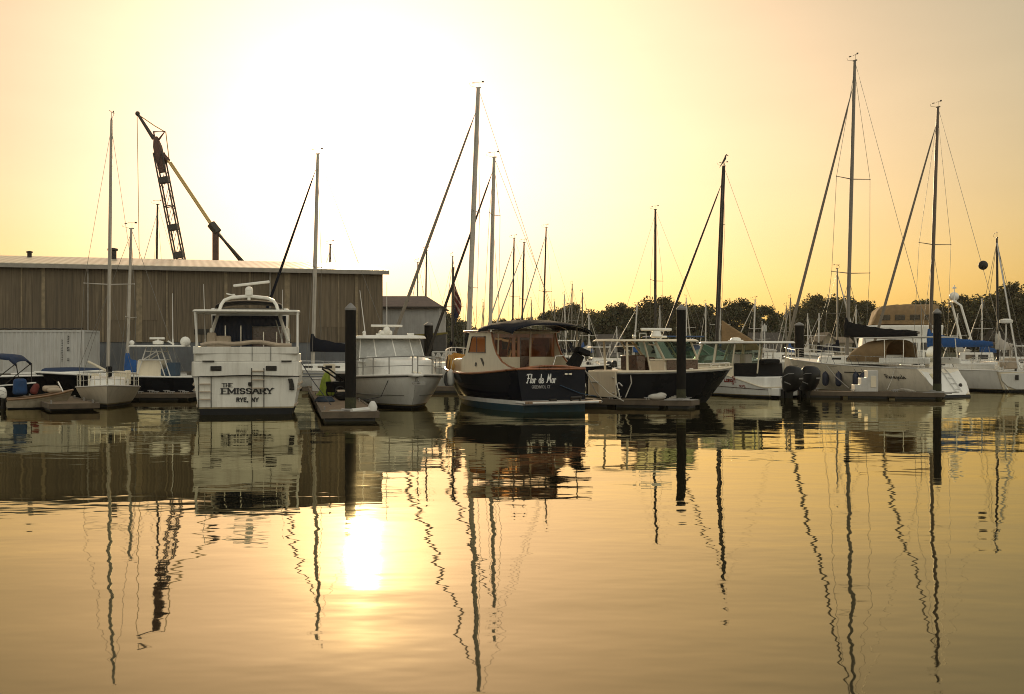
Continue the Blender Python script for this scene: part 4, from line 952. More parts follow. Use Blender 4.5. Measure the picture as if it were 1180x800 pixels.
def sailboat(label, px, Y, top_py, heading, L=11.0, B=3.4, fb=(1.1, 1.4), hull=None, band=None, mast=None, mr=.085, mast_t=.58, boom=0.36, cover=None, furl=True,
             furl_m=None, spreaders=(.52,), sw=1.1, lean=0.0, rake=0.02, group=None, stern_rake=.5, cabin=True, detail=False, stays=True, furl_r=.075, deck_m=None,
             cat="sailboat", rails=True, backstay=True, furl_top=.95, wire=.014, boom_z=1.0, fore_x=None, vane=True, name="sailboat", tw=.68):
    """heading: bow direction in degrees from +X; the mast foot stands at column px, depth Y"""
    rz = R(heading)
    xm = L * mast_t
    o = anchor(px, Y, xm, 0, rz)
    t = thing(name, label, cat, o, rz, group)
    hull = hull or W_; band = band or BOOT; mast = mast or ALU
    H = Hull(L, B, fb, tw=tw, draft=.45, rake=L * .09, strake=stern_rake, e0=.30, e1=.62, tmax=.45, power=2.1, bend=1.2)
    H.mesh([(.03, 1), (.12, 1), (.17, 2), (9, 0)], nt=22, nz=6).build("hull", [hull, band, SCUM if hull is not NAVY2 else hull], t)
    H.deck(camber=.07).build("deck", deck_m or W_, t)
    H.edge(.028, .01, n=20).build("toe_rail", WHITEM if hull is not NAVY2 else WHITE_P, t)
    zd = (fb[0] + fb[1]) / 2
    if cabin:
        bw = B * .29
        mb = MB(); shell(mb, rrect(L * .34, L * .74, -bw, bw, .15, 4, rf=bw * .85), zd - .1, zd + .45, top_in=.14, z_top_shift=lambda p: .12 * (1 - abs(p[1]) / bw) - .16 * max(0, (p[0] - L * .5) / (L * .25)))
        c = mb.build("coachroof", W_, t, bevel=.05)
        mb = MB()
        for s in (1, -1):
            for k in range(3): mb.box((L * (.41 + .085 * k), s * (bw - .045), zd + .2), (L * .055, .05, .13))
        mb.build("cabin_window", GLASS, c, bevel=.02)
        mb = MB()
        for s in (1, -1): mb.box((L * .2, s * B * .3, zd + .12), (L * .26, .12, .34))
        mb.build("cockpit_coaming", W_, t, bevel=.04)
    zt = wz(top_py, Y)
    z0 = zd + (.4 if cabin else 0)
    dx = -rake * (zt - z0)
    # local lean: 'lean' in photo pixels at the top, towards +X of the photo
    lw = lean * Y / F
    lx, ly = lw * math.cos(rz), -lw * math.sin(rz)
    def mp_(f): return Vector((xm + (dx + lx) * f, ly * f, z0 + (zt - z0) * f))
    mb = MB(); mb.tube([mp_(0), mp_(.6), mp_(.93), mp_(1)], [mr, mr, mr * .85, mr * .7], 10, flat=1.35)
    mb.box(tuple(mp_(1) + Vector((-.02, 0, .03))), (.3, .08, .07))
    m_ = mb.build("mast", mast, t)
    if vane:
        mb = MB(); windvane(mb, zt + .03); mb.v = [(v[0] + mp_(1).x, v[1] + mp_(1).y, v[2]) for v in mb.v]; mb.build("wind_vane", DARKM, m_)
    tips = []
    for k, f in enumerate(spreaders):
        p = mp_(f); mb = MB()
        for s in (1, -1):
            q = p + Vector((-.15, s * sw * (1 - .12 * k), .06)); mb.tube([p, q], [.035, .02], 6)
            mb.box(tuple(q), (.05, .04, .06))
            tips.append((s, q))
        mb.build("spreader", mast, m_)
    bw_ = L * boom
    if boom:
        zb = z0 + boom_z
        mb = MB(); mb.tube([(xm - .05, 0, zb), (xm - bw_, 0, zb + .05)], .06, 8, flat=1.3); bm_ = mb.build("boom", mast, t)
        if cover is not None:
            mb = MB(); rings = []; n = 14
            for i in range(n + 1):
                u = i / n; x = xm + .12 - (bw_ + .0) * u
                hgt = .62 * (1 - u) ** 1.6 + .20 + .03 * math.sin(i * 2.3); wd = .17 - .06 * u + .015 * math.sin(i * 1.7)
                if i == n: hgt *= .6; wd *= .6
                rings.append([(x - .05 * math.cos(a), wd * math.cos(a) * (1 - .35 * max(0, math.sin(a))), zb + .02 + (hgt * math.sin(a) if math.sin(a) > 0 else .16 * math.sin(a)) - .05 * math.sin(u * PI)) for a in [2 * PI * j / 12 for j in range(12)]])
            mb.loft(rings)
            # the front of the cover runs up the mast
            mb.tube([mp_(0) + Vector((0, 0, boom_z - .15)), mp_(0) + Vector((-.02, 0, boom_z + .6)), mp_(0) + Vector((0, 0, boom_z + 1.05))], [.17, .2, .12], 10)
            mb.build("sail_cover", cover, t, sharp=60)
        mb = MB(); mb.tube([(xm - bw_ * .9, 0, zb), (xm - bw_ * .9 - .3, 0, zd + .3)], .015, 5); mb.build("mainsheet", ROPE_W, t)
    bow = H.top(1.0, 1, .05); bow.y = 0
    if fore_x is not None: bow = Vector((fore_x, 0, bow.z))
    st = H.top(0, 1, .05); st.y = 0
    if furl:
        a = bow; b_ = mp_(furl_top)
        mb = MB(); pts = [a + (b_ - a) * u for u in (0, .03, .05, .12, .5, .9, .97, 1)]
        mb.tube(pts, [.015, .015, furl_r * .9, furl_r, furl_r * .85, furl_r * .5, .02, .015], 8); mb.build("furled_jib", furl_m or mast, t)
    if stays:
        mb = MB()
        if not furl: mb.tube([bow, mp_(.97)], wire, 4)
        if backstay:
            j = st + (mp_(1) - st) * .18
            mb.tube([mp_(1), j], wire, 4); mb.tube([j, H.top(0, 1, .05, .3)], wire, 4); mb.tube([j, H.top(0, -1, .05, .3)], wire, 4)
        for s in (1, -1):
            ch = H.top(mast_t - .02, s, 0, .12)
            last = ch
            tp = [q for (ss, q) in tips if ss == s]
            for q in tp: mb.tube([last, q], wire, 4); last = q
            mb.tube([last, mp_(.97)], wire, 4)
            if tp: mb.tube([H.top(mast_t - .06, s, 0, .15), mp_(spreaders[0] - .02)], wire, 4)
        mb.build("rigging", WIRE, t)
    if rails:
        H.rail(.6, .82, .985, 3, .06, .018).build("pulpit", STEEL, t)
        H.rail(.6, .02, .80, 6, .06, .011, True, False).build("lifeline", STEEL, t)
        mb = MB(); mb.tube([H.top(.0, 1, .6, .06), H.top(0, 1, .6, .3) + Vector((-.05, 0, 0)), H.top(0, -1, .6, .3) + Vector((-.05, 0, 0)), H.top(.0, -1, .6, .06)], .018, 6)
        for s in (1, -1): mb.tube([H.top(0, s, 0, .08), H.top(0, s, .6, .08)], .016, 6)
        mb.build("pushpit", STEEL, t)
    return t, H, mp_

SB = "sailboats with masts along the marina"
# the white sloop with the walk-through transom, on the right
HB = mat("gelcoat_beige", (.80, .72, .58), .35, var=.07, vscale=1.0, streak=.3, dirt=(.22, .17, .11), coat=.1)
t, H, mp_ = sailboat("beige and white sloop with a black sail cover and a rounded open transom", 976, 69.2, 72, 118, L=14.0, B=4.0, tw=.80, fb=(1.55, 2.15), hull=HB, mast=ALU, mr=.10, mast_t=.60,
                     boom=.40, cover=CAN_BLACK, spreaders=(.28, .60), sw=1.55, stern_rake=1.5, lean=4, furl_r=.10, furl_top=.93, boom_z=1.25, furl_m=mat("sail_uv_tan", (.22, .19, .15), .8), wire=.017)
# dodger and bimini
mb = MB(); rings = []
for x, hz, hw in ((7.3, .35, 1.15), (6.9, .85, 1.2), (6.1, 1.22, 1.25), (5.0, 1.30, 1.25), (4.1, 1.28, 1.25)):
    rings.append([(x, hw * math.cos(PI * j / 12), 1.9 + hz * (math.sin(PI * j / 12) ** .45 if 0 < j < 12 else 0)) for j in range(13)])
mb.loft(rings, False, False, False); c = mb.build("dodger", CAN_TAN, t); sm = c.modifiers.new("s", 'SOLIDIFY'); sm.thickness = .02
mb = MB(); shell(mb, rrect(1.0, 6.6, -1.3, 1.3, .3), 3.26, 3.32, top_in=.1); mb.build("bimini_top", CAN_WHITE, t, bevel=.03)
mb = MB()
for x in (1.3, 2.7, 4.1):
    for s in (1, -1): mb.tube([(x, s * 1.35, 1.85), (x + .1, s * 1.25, 3.22)], .022, 6)
mb.build("bimini_frame", STEEL, t)
# open transom: hollow rounded panel, ladder, life ring
mb = MB(); zs = 1.55
prof = [(-1.46, 1.42), (-1.45, .8), (-1.2, .35), (-.7, .12), (.7, .12), (1.2, .35), (1.45, .8), (1.46, 1.42), (.7, 1.30), (-.7, 1.30)]
def onst(y, z, off=-.03): return Vector((1.5 * (z + .15) / 1.70 + off, y, z))
vsA = [onst(y, z, -.06) for y, z in prof]; vsB = [onst(y, z, .02) for y, z in prof]; n = len(prof)
mb.add(vsA + vsB, [tuple(range(n - 1, -1, -1)), tuple(range(n, 2 * n))] + [(j, (j + 1) % n, n + (j + 1) % n, n + j) for j in range(n)]); tr = mb.build("transom_panel", W_, t, bevel=.03)
mb = MB()
for y in (-.05, -.5): mb.tube([onst(y, .3, -.13), onst(y, 1.3, -.13), onst(y, 1.75, .1)], .022, 6)
for z in (.45, .75, 1.05, 1.3): mb.tube([onst(-.05, z, -.13), onst(-.5, z, -.13)], .02, 6)
mb.build("swim_ladder", STEEL, tr)
mb = MB(); mb.box(tuple(onst(.72, 1.12, -.09)), (.06, .62, .42), ry=.72); mb.build("stern_locker", mat("cushion_cream", (.55, .48, .3), .7), tr, bevel=.03)
mb = MB(); mb.lathe([(.10, 0), (.13, .02), (.13, .05), (.10, .07)], tuple(onst(-.75, .62, -.12)), 14, axis='x'); mb.tube([onst(.9, .28, -.09), onst(-.3, .28, -.09)], .02, 6); mb.build("stern_fitting", DARKM, tr)
a = H.pt(.16, 1.1, 1); ux = (H.pt(.10, 1.1, 1) - a); uy = (H.pt(.13, 1.25, 1) - H.pt(.13, 1.0, 1))
mb = lettering(['script_R', 'e', 'n', 'e', 'g', 'a', 'd', 'e'], H.pt(.21, .98, 1) + Vector((0, .03, 0)), ux, uy, .30, 1.35, .11, .05, shear=.2); mb.build("name_lettering", LETTER, t, flat=True)
mb = MB()
for s in (1, -1):
    mb.tube([H.pt(u, 1.28, s) + Vector((0, s * .012, 0)) for u in (.44, .40, .36, .33)], .03, 6); mb.tube([H.pt(u, 1.62, s) + Vector((0, s * .01, 0)) for u in (.1, .3, .5, .7, .85, .95)], .012, 5)
mb.build("hull_stripe", LETTER, t)
for u in (.60, .50, .385, .34):
    p = H.pt(u, .9, 1) + Vector((0, .2, 0)); fender(t, (p.x, p.y, .85), .19, .85, FENDN, H.top(u, 1, .55, .05))
# motor pod, wheels
for a_, b_ in ((H.top(.12, 1, .05, .1), (2.3, 3.0, .4)), (H.top(.55, 1, .05, .1), (5.2, 3.0, .4)), (H.top(.92, 1, .05, .1), (9.0, 3.1, .4))):
    a_ = Vector(a_); b_ = Vector(b_); c_ = (a_ + b_) / 2 - Vector((0, 0, .12)); mb = MB(); mb.tube([a_, c_, b_], .018, 5); mb.build("mooring_line", ROPE_W, t)
mb = MB(); mb.lathe([(.42, -.02), (.46, 0), (.42, .02)], (1.9, 0, 2.35), 18, axis='x'); mb.box((2.1, 0, 2.0), (.3, .3, .9)); mb.build("steering_wheel", STEEL, t)

t, H, mp_ = sailboat("sloop with a bright blue sail cover, moored behind the beige and white sloop", 1071, 76, 125, 120, L=12.0, B=3.7, fb=(1.3, 1.6), mast=mat("mast_bronze", (.13, .10, .075), .4, metal=.4, var=.1), mr=.10, mast_t=.56,
                     boom=.42, cover=CAN_BLUE, spreaders=(.46,), sw=1.55, lean=5, furl_r=.10, furl_top=.95, boom_z=1.1, wire=.017, furl_m=mat("sail_uv_tan", (.22, .19, .15), .8))
mb = MB(); b0 = mp_(1); st = Vector((.4, 0, 1.4)); p = b0 + (st - b0) * .62; mb.ball(tuple(p), .30, 12, 8); mb.box(tuple(p), (.12, .62, .1)); mb.build("radar_reflector", DARKM, t)

# white sailboat left of centre, dark furled cover on the boom
t, H, mp_ = sailboat("white sailboat with grey stripes and a navy sail cover just left of the black pile", 360.5, 76, 178, 172, L=11.0, B=3.4, fb=(1.15, 1.4), mast=mat("mast_pale", (.43, .395, .34), .5, metal=.15, var=.12), mr=.095, mast_t=.58, boom=.42, cover=CAN_NAVY,
                     spreaders=(.46,), sw=.9, lean=1, furl_r=.11, furl_m=CAN_NAVY, furl_top=.95, boom_z=.95)
mb = MB()
for s in (1, -1):
    for z in (.86, 1.04): mb.tube([H.pt(i / 20, z, s) + Vector((0, s * .01, 0)) for i in range(1, 20)], .03, 6)
mb.build("hull_stripe", mat("stripe_grey", (.16, .17, .19), .5), t)

# white sailboat behind the wooden motorboat, tallest central mast, tyre fender on its side
t, H, mp_ = sailboat("white sailboat with the tallest central mast and a tyre fender on its side", 539, 72.8, 102, 168, L=12.8, B=3.8, fb=(1.3, 1.6), mast=mat("mast_pale", (.43, .395, .34), .5, metal=.15, var=.12), mr=.12, mast_t=.56, boom=.40,
                     cover=CAN_BLACK, spreaders=(.27, .55), sw=1.2, lean=6, furl_r=.12, furl_m=mat("sail_uv_tan", (.30, .27, .23), .8), furl_top=.93, boom_z=.9)
mb = MB(); p = H.pt(.62, .8, 1); mb.tube([p + Vector((.36 * math.cos(a), .16, .52 * math.sin(a) - .05)) for a in [2 * PI * k / 20 for k in range(20)]], .14, 10, closed=True); mb.build("tyre_fender", RUB, t)
t, H, mp_ = sailboat("sailboat with a dark furled jib behind the navy awning, second tall central mast", 564, 77, 182, 160, L=11.5, B=3.5, fb=(1.2, 1.5), mast=mat("mast_pale", (.43, .395, .34), .5, metal=.15, var=.12), mr=.10, mast_t=.58, boom=.4,
                     cover=CAN_WHITE, spreaders=(.72,), sw=1.0, lean=1, furl_r=.11, furl_m=DARKM, furl_top=.95)

# far right boat with white transom
t, H, mp_ = sailboat("white sailboat at the right edge with a broad white transom and a leaning backstay", 1150, 75, 275, 80, L=10.5, B=3.7, fb=(1.25, 1.5), hull=CREAM, mast=DARKM, mr=.085, mast_t=.5, boom=.38, cover=CAN_WHITE, spreaders=(.33,), sw=1.1,
                     lean=-2, furl=False, stern_rake=-.25)
mb = MB(); prof = [(-1.15, 1.12), (-1.05, .7), (-.7, .35), (-.2, .16), (.2, .16), (.7, .35), (1.05, .7), (1.15, 1.12), (0, 1.2)]
vsA = [(-.30 * (z + .15) / 1.4 - .05, y, z) for y, z in prof]; vsB = [(-.30 * (z + .15) / 1.4 + .02, y, z) for y, z in prof]; n = len(prof)
mb.add(vsA + vsB, [tuple(range(n - 1, -1, -1)), tuple(range(n, 2 * n))] + [(j, (j + 1) % n, n + (j + 1) % n, n + j) for j in range(n)]); mb.build("transom_panel", W_, t, bevel=.02)
mb = MB(); mb.tube([(.3, .9, 1.3), (-.2, .8, 3.6), (-.2, .8, 4.3)], .05, 8); mb.tube([(.2, -.9, 1.3), (.6, -1.1, 4.6), (1.4, -1.5, 6.4)], .04, 8); mb.build("stern_pole", WHITEM, t)
mb = MB(); mb.lathe([(.1, 0), (.38, .05), (.4, .22), (.15, .3)], (-.2, .8, 4.2), 14); mb.build("radar_dome", W_, t)
mb = MB(); mb.tube([(.1, 0, 1.35), tuple(mp_(.97))], .05, 6); mb.build("furled_staysail", WHITEM, t)
mb = MB(); mb.box((.9, .3, 1.75), (.5, .8, .7)); mb.box((.2, -.7, 1.7), (.25, .3, .4)); mb.ball((.3, .95, 1.75), (.2, .2, .25), 10, 6); mb.build("covered_gear", CUSH, t, bevel=.08); mb = MB(); mb.box((.0, .2, 1.1), (.14, .1, .7)); mb.box((-.3, .2, .9), (.05, .2, .3)); mb.build("rudder_post", DARKM, t)

# small beige sailboat on the left, bow towards us
t, H, mp_ = sailboat("small beige sailboat seen bow on with a bare white mast in front of the warehouse", 124.5, 53.5, 137, -71, L=7.6, B=2.9, fb=(.74, .98), hull=mat("gelcoat_fawn", (.56, .49, .38), .4, var=.08, streak=.35, dirt=(.22, .17, .11)), mast=mat("mast_pale", (.43, .395, .34), .5, metal=.15, var=.12), mr=.08, mast_t=.56, boom=0, furl=False, spreaders=(.36,), sw=1.12, lean=4, stern_rake=.2, wire=.009)
mb = MB(); mb.box((3.0, .55, 1.35), (1.3, .4, .4), rz=.2); mb.build("sail_bundle", CREAM, t, bevel=.05)
mb = MB(); mb.box((2.4, -.6, 1.25), (.9, .35, .35)); mb.build("sail_bundle", CREAM, t, bevel=.05)
mb = MB(); mb.tube([(4.2, .1, 1.5), (2.6, -.9, 2.0)], .06, 8); mb.build("spinnaker_pole", CREAM, t)
mb = MB(); mb.box((1.0, .9, 1.2), (.5, .3, .7)); mb.build("cockpit_locker", CREAM, t, bevel=.05)
mb = MB(); mb.box((4.35, .05, 1.55), (.22, .26, .5)); mb.build("mast_step_bag", CAN_BLACK, t, bevel=.05)

# small sailboat with blue cover behind the black hull
t, H, mp_ = sailboat("small sailboat with a bright blue sail cover behind the black hulled open boat", 146.5, 69.3, 264, 176, L=7.0, B=2.3, fb=(1.15, 1.3), mast=mat("mast_pale", (.43, .395, .34), .5, metal=.15, var=.12), mr=.07, mast_t=.56, boom=.42, cover=CAN_BLUE, furl=False, spreaders=(.38,), sw=.8, lean=1.5, boom_z=.12, stays=True, rails=False, cabin=False)

# ---- bird-topped mast and its neighbours further back
t, H, mp_ = sailboat("sailboat with a tall black mast topped by a perching bird, tan sail cover", 825, 102, 192, 162, L=13.0, B=3.8, fb=(1.3, 1.6), mast=DARKM, mr=.15, mast_t=.57, boom=.2, cover=None, spreaders=(.26, .70), sw=1.4, lean=4.5, furl_r=.13, furl_m=DARKM, furl_top=.93)
mb = MB(); mb.prism([(6.9, 2.6), (6.9, 5.3), (6.3, 4.9), (4.0, 3.4), (3.4, 2.6)], -.25, .25, 'y'); mb.build("sail_cover", CAN_TAN, t, bevel=.1)
top = t.matrix_basis @ mp_(1)
bd = thing("bird", "dark bird perching on top of the tall black mast", "bird", tuple(top + Vector((0, 0, .08))), R(20))
mb = MB()
rings = []
for u, r_, x, z in ((0, .03, -.42, -.22), (.15, .09, -.28, .0), (.35, .2, -.1, .22), (.6, .24, .06, .48), (.78, .17, .14, .70), (.86, .12, .17, .80), (.93, .135, .21, .92), (1, .08, .26, 1.0), (1.02, .02, .30, 1.02)):
    rings.append([(x + .25 * r_ * math.cos(a) * 2, r_ * math.sin(a), z + r_ * .5 * math.cos(a)) for a in [2 * PI * k / 12 for k in range(12)]])
mb.loft(rings); mb.tube([(.30, 0, .95), (.42, 0, .92), (.5, 0, .86)], [.05, .035, .008], 6); mb.tube([(.02, .08, .2), (.06, .08, 0)], .02, 5); mb.tube([(.02, -.08, .2), (.06, -.08, 0)], .02, 5)
mb.build("body", mat("feather_dark", (.03, .028, .025), .8, var=.4, vscale=8), bd, sharp=70)

# remaining masts, from left to right
FAR = [
 # px, Y, top, heading, kwargs, label
 (179, 100, 236, 175, dict(mast=DARKM, lean=-1, L=9), "sailboat behind the warehouse whose dark mast top shows left of the lattice crane boom"),
 (378, 112, 282, 170, dict(mast=DARKM, L=8), "sailboat behind the warehouse whose short mast tip shows above its right roof end"),
 (480.5, 118, 303, 120, dict(L=9), "sailboat whose mast rises left of the pale building's hip roof end"),
 (489.5, 121, 289, 150, dict(L=9, mast=DARKM, furl=False), "dark-masted sailboat behind the hip roof end of the pale building"),
 (520, 112, 296, 110, dict(L=10, lean=1), "sailboat with the mast just left of the red ensign"),
 (556.5, 140, 349, 100, dict(L=8), "sailboat whose short leaning mast shows between the two tallest central masts"),
 (590, 125, 275, 150, dict(L=11, mast=DARKM, furl_r=.09), "dark-masted sailboat, first to the right of the two tall central masts"),
 (600.5, 122, 280, 155, dict(L=11, mast=DARKM, furl_r=.09, lean=1), "dark-masted sailboat, second to the right of the two tall central masts, with a short spreader"),
 (625, 122, 263, 140, dict(L=11.5, mast=DARKM, furl_r=.08, lean=2), "dark-masted sailboat, tallest one standing behind the middle of the navy awning"),
 (613, 150, 346, 95, dict(L=9, lean=-1), "low-masted sailboat behind the awning, left of the tallest mast there"),
 (639, 150, 348, 90, dict(L=9), "low-masted sailboat behind the awning, right of the tallest mast there"),
 (652, 138, 340, 105, dict(L=9, mast=WHITEM, lean=-2), "white-masted sailboat leaning slightly behind the right end of the awning"),
 (658, 130, 328, 100, dict(L=10, lean=1), "sailboat whose mast is the tallest at the right end of the awning"),
 (671.5, 132, 338, 110, dict(L=9, lean=-1), "sailboat whose mast stands just beyond the right tip of the awning"),
 (679, 125, 361, 60, dict(L=9, mast=WHITEM), "white-masted sailboat with a long slanting stay in the gap before the cream hardtop"),
 (712, 150, 377, 120, dict(L=7, mast=WHITEM, lean=-2), "small white-masted sailboat left of the cream hardtop, mast below the treetops"),
 (755, 113, 242, 150, dict(L=12, mast=DARKM, lean=-3, furl=False, mr=.10, spreaders=(.53,), sw=1.6), "black-masted sailboat with wide spreaders rising behind the cream hardtop"),
 (730, 140, 352, 160, dict(L=8, mast=WHITEM, lean=3), "white-masted sailboat above the left half of the cream hardtop"),
 (761, 138, 353, 95, dict(L=8, mast=WHITEM, lean=-1), "white-masted sailboat just right of the black mast over the cream hardtop"),
 (791, 128, 344, 70, dict(L=9, mast=WHITEM, furl_r=.08), "white-masted sailboat just right of the middle black pile"),
 (813, 130, 350, 95, dict(L=9, mast=WHITEM, spreaders=(.3,)), "white-masted sailboat with low spreaders between the pile and the bird-topped mast"),
 (829.5, 126, 337, 90, dict(L=9, mast=WHITEM), "white-masted sailboat hugging the right side of the bird-topped mast"),
 (868, 128, 346, 130, dict(L=9, mast=WHITEM, furl_r=.07, lean=1), "white-masted sailboat above the twin outboard boat's hardtop"),
 (878, 160, 371, 90, dict(L=7, mast=WHITEM), "smallest white-masted sailboat behind the twin outboard boat, near the white board"),
 (905.5, 135, 353, 100, dict(L=9), "sailboat whose mast is left of a close pair before the beige sloop's furled jib"),
 (909.5, 125, 344, 95, dict(L=9, lean=1), "sailboat whose mast is right of a close pair before the beige sloop's furled jib"),
 (931, 140, 362, 60, dict(L=8, mast=WHITEM, furl_r=.07), "white-masted sailboat just right of the far black pile"),
 (943, 138, 362, 120, dict(L=8, mast=WHITEM), "white-masted sailboat in front of the cottage with the gable"),
 (965, 105, 310, 40, dict(L=9.5, lean=1, furl_r=.09), "grey-masted sailboat just left of the beige sloop's tall mast"),
 (1131, 115, 345, 100, dict(L=9, mast=WHITEM), "white-masted sailboat just left of the right edge boat's dark mast"),
 (1103, 135, 362, 100, dict(L=8, mast=WHITEM), "short white-masted sailboat right of the motor yacht's radar arch"),
 (986, 150, 352, 100, dict(L=8, mast=WHITEM), "short white-masted sailboat right of the beige sloop's tall mast"),
]
for i, (px, Y, top, hd, kw, lab) in enumerate(FAR):
    kk = dict(B=3.0, fb=(1.0, 1.25), mr=.075, boom=.36, cover=[CAN_NAVY, CAN_BLUE, CAN_WHITE, CAN_BLACK][i % 4], group=SB, hull=[W_, W_, CREAM, NAVY2, W_][i % 5], rails=False, wire=.012, furl_m=WHITEM, furl_r=.05)
    kk.update(kw)
    if kk["mast"] if "mast" in kk else None: pass
    sailboat(lab, px, Y, top, hd, **kk)
# long slanting furled sails seen against the trees belong to moored boats nearer the shore (built above)
# ================================================================== warehouse
def build_warehouse():
    A = Vector((wx(-60, 76.6), 76.6)); Bv = Vector((wx(441, 85), 85))
    d = (Bv - A); Lw = d.length; rz = math.atan2(d.y, d.x); g = 1.1
    t = thing("warehouse", "long brown corrugated warehouse with a pale sheet metal roof", "warehouse", (A.x, A.y, g), rz)
    eave = wz(312, 85) - g; Wd = 24.0; ridge = eave + 1.38
    SID = mat("siding_brown", (.135, .105, .068), .8, var=.62, vscale=1.0, stretch=(13, 13, .3), streak=.6, dirt=(.07, .057, .04), bump=.02, bscale=2.5)
    ROOF = stripes("roof_sheet", (.74, .68, .55), (.74, .72, .68), .55, 'X', .32, bump=.012, metal=.5, var=.25, vscale=.5, streak=.3, dirt=(.25, .17, .1))
    mb = MB(); mb.prism([(0, 2.05), (0, eave), (Wd / 2, ridge - .1), (Wd, eave), (Wd, 2.05)], 0, Lw, 'x'); mb.v = [(v[0], v[1], v[2]) for v in mb.v]; mb.build("wall", SID, t, flat=True)
    mb = MB(); mb.span((-.01, .06, -.3), (Lw + .01, Wd, 2.05)); mb.build("wall_base", mat("base_bluegrey", (.12, .128, .135), .8, var=.25, vscale=.7, streak=.6, dirt=(.06, .06, .06)), t)
    for s in (0, 1):
        mb = MB(); ov = .45
        a = (-ov, eave - .05) if s == 0 else (Wd + ov, eave - .05); b_ = (Wd / 2, ridge)
        mb.prism([a, b_, (b_[0], b_[1] + .06), (a[0], a[1] + .06)], -.4, Lw + .4, 'x'); mb.build("roof", ROOF, t, flat=True)
    mb = MB(); mb.span((-.4, -.56, eave - .32), (Lw + .4, -.46, eave - .04)); mb.build("gutter", mat("gutter_grey", (.26, .24, .21), .5, metal=.3, var=.2), t)
    PILM = mat("siding_trim", (.235, .185, .115), .8, var=.3, streak=.6, dirt=(.1, .08, .05))
    n = 11
    for k in range(n):
        x = Lw * (k + .5 + .28 * math.sin(k * 2.3)) / n; mb = MB(); w_ = (.40, .10, .22, .10)[k % 4]
        mb.span((x - w_ / 2, -.07, 2.05), (x + w_ / 2, .0, eave - .06)); mb.build("wall_batten", PILM, t)
    for px, k in ((8, .6), (112, 1.0)):
        f = (px + 60) / 501.0; x = Lw * f * .985
        mb = MB(); mb.lathe([(.28 * k, -.4), (.28 * k, .75 * k), (.4 * k, .78 * k), (.4 * k, .93 * k), (.1, 1.0 * k)], (x, Wd * .42, ridge - .3), 12); mb.build("roof_vent", DARKM, t)
    for f, w_, z0, z1, col in ((.18, 2.6, 2.1, eave - .5, .86), (.34, 3.4, 3.6, eave - .1, 1.13), (.61, 1.8, 2.1, 4.6, .9), (.83, 2.4, 3.2, eave - .1, 1.1)):
        mb = MB(); mb.span((Lw * f, -.035, z0), (Lw * f + w_, -.003, z1)); mb.build("wall_panel", mat("siding_patch_%d" % int(col * 100), (.135 * col, .105 * col, .068 * col), .8, var=.42, vscale=1.0, stretch=(6.5, 6.5, .22), streak=.5, dirt=(.07, .057, .04)), t)
    for f in (.30, .72):
        mb = MB(); mb.tube([(Lw * f, -.5, eave - .3), (Lw * f, -.16, eave - .6), (Lw * f, -.14, .2)], .06, 8); mb.build("downpipe", mat("gutter_grey", (.26, .24, .21), .5), t)
    mb = MB(); mb.span((Lw * .54, -.03, 2.6), (Lw * .575, -.001, 3.0)); mb.build("wall_plate", DARKM, t)
    return t
build_warehouse()

# second building with hip roof
def build_shed():
    Y = 106; g = 1.1
    t = thing("pale_building", "pale grey building with a brown hip roof right of the warehouse", "building", (wx(400, Y), Y, g), 0)
    Wd = wx(506, Y) - wx(400, Y); e = wz(353.5, Y) - g; r_ = wz(341, Y + 5) - g
    mb = MB(); mb.span((0, 0, -.2), (Wd, 11, e)); mb.build("wall", mat("paint_grey", (.36, .355, .34), .8, var=.15, vscale=.8, streak=.55, dirt=(.17, .15, .12)), t)
    mb = MB(); o = .4
    mb.add([(-o, -o, e), (Wd + o, -o, e), (Wd + o, 11 + o, e), (-o, 11 + o, e), (2, 5.5, r_), (Wd - 1.6, 5.5, r_)], [(0, 1, 5, 4), (1, 2, 5), (2, 3, 4, 5), (3, 0, 4), (3, 2, 1, 0)]); mb.build("roof", mat("shingle_brown", (.13, .095, .08), .9, var=.3, vscale=2, bump=.02), t, flat=True)
    mb = MB(); mb.span((-o, -o - .03, e - .16), (Wd + o, -o, e - .0)); mb.build("eaves_board", DARKM, t)
    for x, z, w_ in ((5.1, 2.6, .5), (6.0, 2.3, .35), (6.9, 2.35, .25)):
        mb = MB(); mb.span((x, -.06, z), (x + w_, 0, z + .28)); mb.build("wall_fitting", DARKM, t)
    return t
build_shed()
def build_skip():
    t = thing("metal_hopper", "dark grey metal hopper with a mossy yellow edge beside the pale building", "hopper", (wx(483, 98), 98, 1.1), 0)
    mb = MB(); mb.prism([(-1.9, 0), (2.3, 0), (2.3, 2.9), (-1.9, 2.2)], 0, 2.2, 'y'); mb.build("body", mat("steel_dark", (.06, .058, .055), .6, var=.3, streak=.3), t, bevel=.03)
    mb = MB(); mb.prism([(-1.95, 2.2), (2.35, 2.9), (2.35, 3.05), (-1.95, 2.75)], -.05, 2.25, 'y'); mb.build("lid", mat("moss_yellow", (.16, .13, .03), .9, var=.4), t, bevel=.03)
build_skip()

